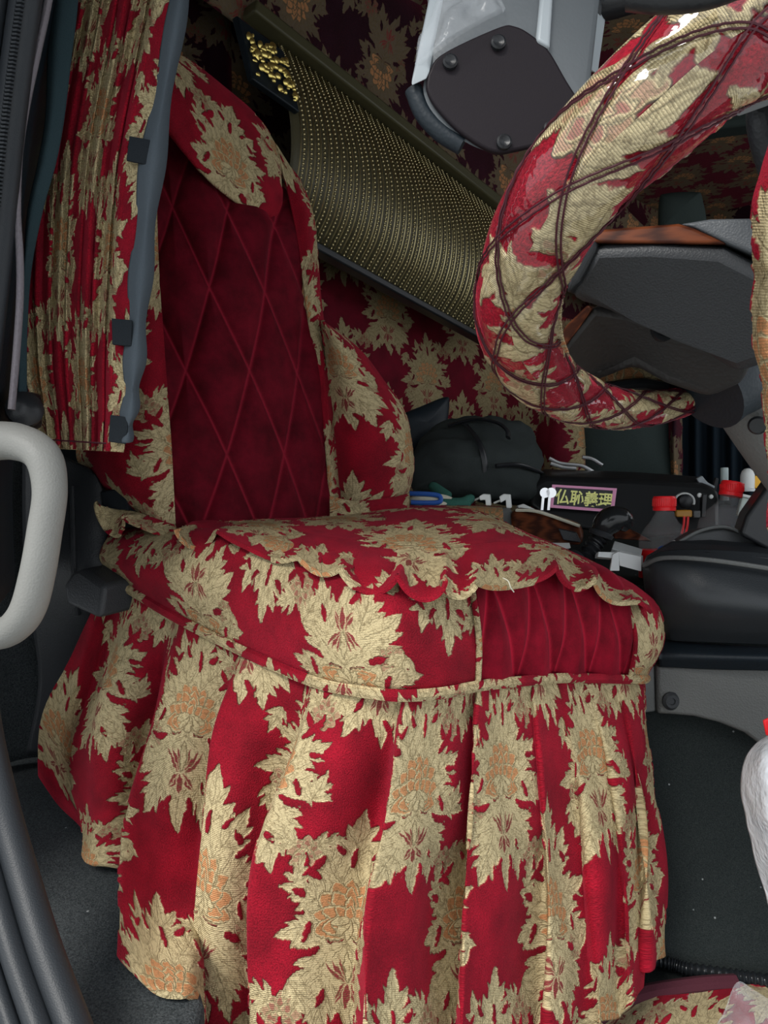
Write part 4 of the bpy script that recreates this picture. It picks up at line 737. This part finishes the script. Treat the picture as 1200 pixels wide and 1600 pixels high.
ck = thing('chrome_rods', 'bent chrome rods of a folded rack behind the control box', 'rack', P(890, 740, 1.95))
for pts in (((858, 716, 1.92), (876, 724, 1.92), (905, 727, 1.92), (918, 732, 1.92), (936, 744, 1.92)), ((910, 714, 1.96), (925, 717, 1.96), (941, 727, 1.96)), ((860, 740, 1.9), (880, 744, 1.9), (912, 746, 1.9)), ((860, 724, 1.9), (880, 730, 1.9), (900, 732, 1.9))):
    MB().tube(cr(line(*pts), 30), .0048, 8).build('rod', CHR, ck)
# bottles
def bottle(label, x, ycap, ybase, d, tilt, lab_h):
    o = thing('cola_bottle', label, 'bottle', P(x, ybase, d)); s = d/1180; ax = unit(UP+RT*tilt)
    base = P(x-tilt*(ybase-ycap), ybase, d); h = (ybase-ycap)*s; R = 38*s
    pr = [(0, 0), (R*.85, 0), (R, .01), (R, h*.50), (R*.97, h*.56), (R*.80, h*.68), (R*.52, h*.80), (17*s*.85, h*.90), (15*s, h*.93), (15*s, h)]
    pr2 = np.array(pr); MB().lathe([tuple(q) for q in cr(pr2, 40).clip(0)], base, ax, 32).build('bottle_body', GLASS, o)
    c = MB().lathe([(17.2*s, 0), (17.4*s, 5*s), (16.6*s, 5.6*s), (17.2*s, 6.4*s), (17.2*s, 20*s), (16*s, 22.5*s), (0, 22.5*s)], base+ax*h*.93, ax, 28).build('cap', REDP, o)
    MB().lathe([(R*1.012, h*.02), (R*1.012, lab_h*h)], base, ax, 32).build('label', REDP, o)
    rb2 = MB()
    for k in range(36):
        a = 2*math.pi*k/36; b = base+ax*(h*.93+13*s)+17.3*s*(math.cos(a)*RT+math.sin(a)*FW); rb2.box(b, (.0012, .0012, 12*s))
    rb2.build('cap_ribs', REDP, c)
    return o, base, ax, R, h
o, base, ax, R, h = bottle('empty red capped bottle standing left of the dial, in front of the control box', 1038, 790, 905, 1.50, .0, .40)
MB().ball(base+ax*h*.43-FW*R*.98+RT*.004, (.017, .004, .017), 16, 10).build('label_emblem', WHT, o); MB().ball(base+ax*h*.41-FW*R*.99-RT*.020, (.011, .004, .009), 12, 8).build('label_emblem', BLUE, o)
o, base, ax, R, h = bottle('crumpled red capped bottle leaning by the black cowl wall, right of the first', 1143, 765, 880, 1.46, .20, .40)
# odds and ends behind the right bottle
def obj1(name, label, cat, base): return thing(name, label, cat, base)
o = obj1('spray_nozzle', 'pale spray nozzle poking over the box end, leftmost of the odds there', 'nozzle', P(1105, 765, 1.86)); MB().slab(line((1088, 748, 1.84), (1097, 743, 1.84), (1106, 754, 1.84), (1118, 760, 1.84), (1114, 766, 1.84), (1098, 764, 1.84)), V(.005, .02, 0)).build('nozzle_body', SILV, o, bevel=.003)
MB().slab(line((1113, 764, 1.85), (1119, 746, 1.85), (1123, 748, 1.85), (1120, 766, 1.85)), V(0, .01, 0)).build('trigger', DK, o, bevel=.001)
o = obj1('clear_tube', 'slim translucent tube standing upright behind the leaning bottle', 'tube', P(1132, 780, 1.80)); MB().lathe([(.009, 0), (.009, .075), (.0085, .078), (0, .078)], P(1132, 782, 1.80), UP, 14).build('tube_body', plastic('frosted_tube', (.42, .50, .49), .25, 300, 0), o); MB().lathe([(.010, 0), (.010, .012), (0, .012)], P(1132, 782, 1.80), UP, 14).build('tube_foot', MID, o)
o = obj1('white_canister', 'white round topped canister right of the leaning red cap', 'canister', P(1168, 775, 1.75)); MB().lathe([(.015, 0), (.0155, .03), (.0155, .038), (.012, .048), (.006, .053), (0, .054)], P(1168, 768, 1.75), UP, 18).build('canister_body', WHT, o); MB().lathe([(.0165, 0), (.0165, .006), (.015, .007), (0, .007)], P(1168, 768, 1.75), UP, 18).build('canister_ring', PAPER, o)
o = obj1('yellow_clamp', 'yellow plastic clamp beside the white canister', 'clamp', P(1186, 765, 1.75)); MB().slab(line((1179, 744, 1.75), (1186, 742, 1.75), (1190, 750, 1.75), (1196, 756, 1.75), (1193, 762, 1.75), (1184, 764, 1.75), (1178, 762, 1.75)), V(.003, .015, 0)).build('clamp_body', YEL, o, bevel=.002); MB().ball(P(1194, 758, 1.745), .006, 8, 6).build('clamp_tip', CREAM, o)
o = obj1('steel_bolt', 'small steel bolt lying below the yellow clamp', 'bolt', P(1184, 775, 1.70)); MB().lathe([(.008, 0), (.008, .006), (.004, .007), (.004, .022), (0, .022)], P(1186, 767, 1.70), unit(V(-.3, 0, -1)), 6).build('bolt_head', CHR, o); MB().lathe([(.009, 0), (.009, .0015), (0, .0015)], P(1186, 769, 1.70), unit(V(-.3, 0, -1)), 14).build('washer', CHR, o)
o = obj1('clear_case', 'pale plastic case leaning on the cowl wall below the canister', 'case', P(1170, 800, 1.70)); MB().slab(line((1160, 776, 1.70), (1182, 780, 1.70), (1168, 808, 1.68), (1152, 806, 1.68)), V(.004, .02, 0)).build('case_body', plastic('frosted_case', (.48, .54, .50), .3, 300, 0), o, bevel=.003); MB().tube(line((1160, 774, 1.695), (1183, 779, 1.695)), .0035, 8).build('case_lid', WHT, o)
pc_ = thing('paper_carton', 'flattened white paper carton tray beside the gear lever', 'carton', P(970, 880, 1.40))
MB().slab(line((935, 862, 1.41), (962, 863, 1.41), (958, 872, 1.40), (934, 870, 1.40)), V(0, .02, -.006)).build('carton_flap', PAPER, pc_, bevel=.001)
MB().slab(line((966, 862, 1.40), (1002, 870, 1.38), (1002, 893, 1.37), (968, 884, 1.385)), V(.01, .02, 0)).build('carton_side', PAPER, pc_, bevel=.001)
MB().slab(line((957, 866, 1.40), (967, 862, 1.40), (968, 892, 1.38), (953, 892, 1.38)), V(.005, .02, 0)).build('carton_end', PAPER, pc_, bevel=.001)
MB().slab(line((960, 845, 1.47), (1004, 858, 1.45), (1002, 868, 1.42), (956, 858, 1.43)), V(0, .01, -.01)).build('carton_tray', plastic('shaded_card', (.40, .42, .42), .7, 300, 0), pc_, bevel=.001)
tag(MB().slab(line((858, 848, 1.50), (890, 848, 1.49), (892, 856, 1.47), (866, 860, 1.47)), V(0, .02, -.006)).build('paper_slip', PAPER, bevel=.001), 'folded white paper slip lying at the foot of the wood console', 'paper')
# ---------------------------------------------------------------- passenger side, far
ps = thing('passenger_chair', 'dark grey passenger seat with damask side strips in the far shadow', 'seat', P(980, 760, 2.35))
CLF = cloth_mat('dark_green_grey_cloth', (.018, .026, .025), (.040, .052, .049), 300)
MB().pillow(line((905, 770, 2.3), (900, 640, 2.35), (925, 610, 2.36), (1000, 606, 2.36), (1046, 620, 2.36), (1052, 700, 2.33), (1048, 775, 2.3)), .10, .10, 8, .4, 60).build('backrest', CLF, ps)
G = surf(A([(846, 640, 2.32), (870, 640, 2.24), (905, 640, 2.26), (912, 640, 2.32)], [(838, 700, 2.30), (868, 700, 2.22), (910, 700, 2.24), (916, 700, 2.32)], [(850, 770, 2.28), (870, 770, 2.20), (908, 770, 2.22), (915, 770, 2.3)]), 60, 50); cloth('side_strip', G, BROD, ps, (.02, .0), hem=.03)
G = surf(A([(1040, 600, 2.34), (1053, 600, 2.26), (1066, 600, 2.3)], [(1042, 690, 2.32), (1053, 690, 2.24), (1066, 690, 2.3)], [(1044, 775, 2.3), (1054, 775, 2.22), (1066, 775, 2.3)]), 60, 24); cloth('side_strip', G, BROX, ps, (.0, .0), hem=.03)
MB().pillow(line((965, 752, 2.1), (975, 742, 2.1), (990, 741, 2.1), (1000, 750, 2.1), (985, 762, 2.1)), .03, .03, 5, .5, 30).build('armrest_end', BROD, ps, uv=(RT, UP, 1))
dc = thing('passenger_door', 'blue-black passenger door panel and curtain in far shadow right of the dark seat', 'door', P(1150, 760, 2.4))
rows = [[P(1060+i*14, y, 2.5+(.03 if i % 2 else -.02)) for i in range(22)] for y in (560, 650, 720, 800)]
cloth('door_curtain_folds', surf(np.array(rows), 24, 120), cloth_mat('blue_black_cloth', (.006, .011, .017), (.014, .022, .03), 200), dc, pile=0, hem=.03)
MB().slab(line((1055, 790, 2.48), (1360, 790, 2.48), (1360, 860, 2.45), (1055, 860, 2.45)), V(0, .05, 0)).build('door_card', NAVY, dc, bevel=.01)
hr = thing('passenger_headrest', 'dark green rounded headrest seen above the wheel spoke', 'headrest', P(1065, 345, 2.3))
MB().pillow(line((1028, 365, 2.3), (1030, 312, 2.3), (1042, 302, 2.3), (1085, 300, 2.3), (1097, 308, 2.3), (1099, 365, 2.3)), .05, .06, 8, .4, 60).build('headrest_body', CLF, hr)
for x in (1050, 1080): MB().tube(line((x, 360, 2.32), (x, 420, 2.32)), .008, 8).build('headrest_post', CHR, hr)
hk = thing('roof_locker', 'dark green roof locker corner behind the wheel rim at upper right', 'locker', P(1130, 190, 2.5))
MB().slab(line((1075, 170, 2.5), (1160, 120, 2.5), (1230, 120, 2.5), (1200, 190, 2.5), (1090, 205, 2.5)), V(.02, .15, .02)).build('locker_body', CLF, hk, bevel=.02)
MB().slab(line((1110, 175, 2.495), (1150, 160, 2.495), (1152, 168, 2.495), (1112, 183, 2.495)), FW*.01).build('locker_catch', NAVY, hk, bevel=.004)
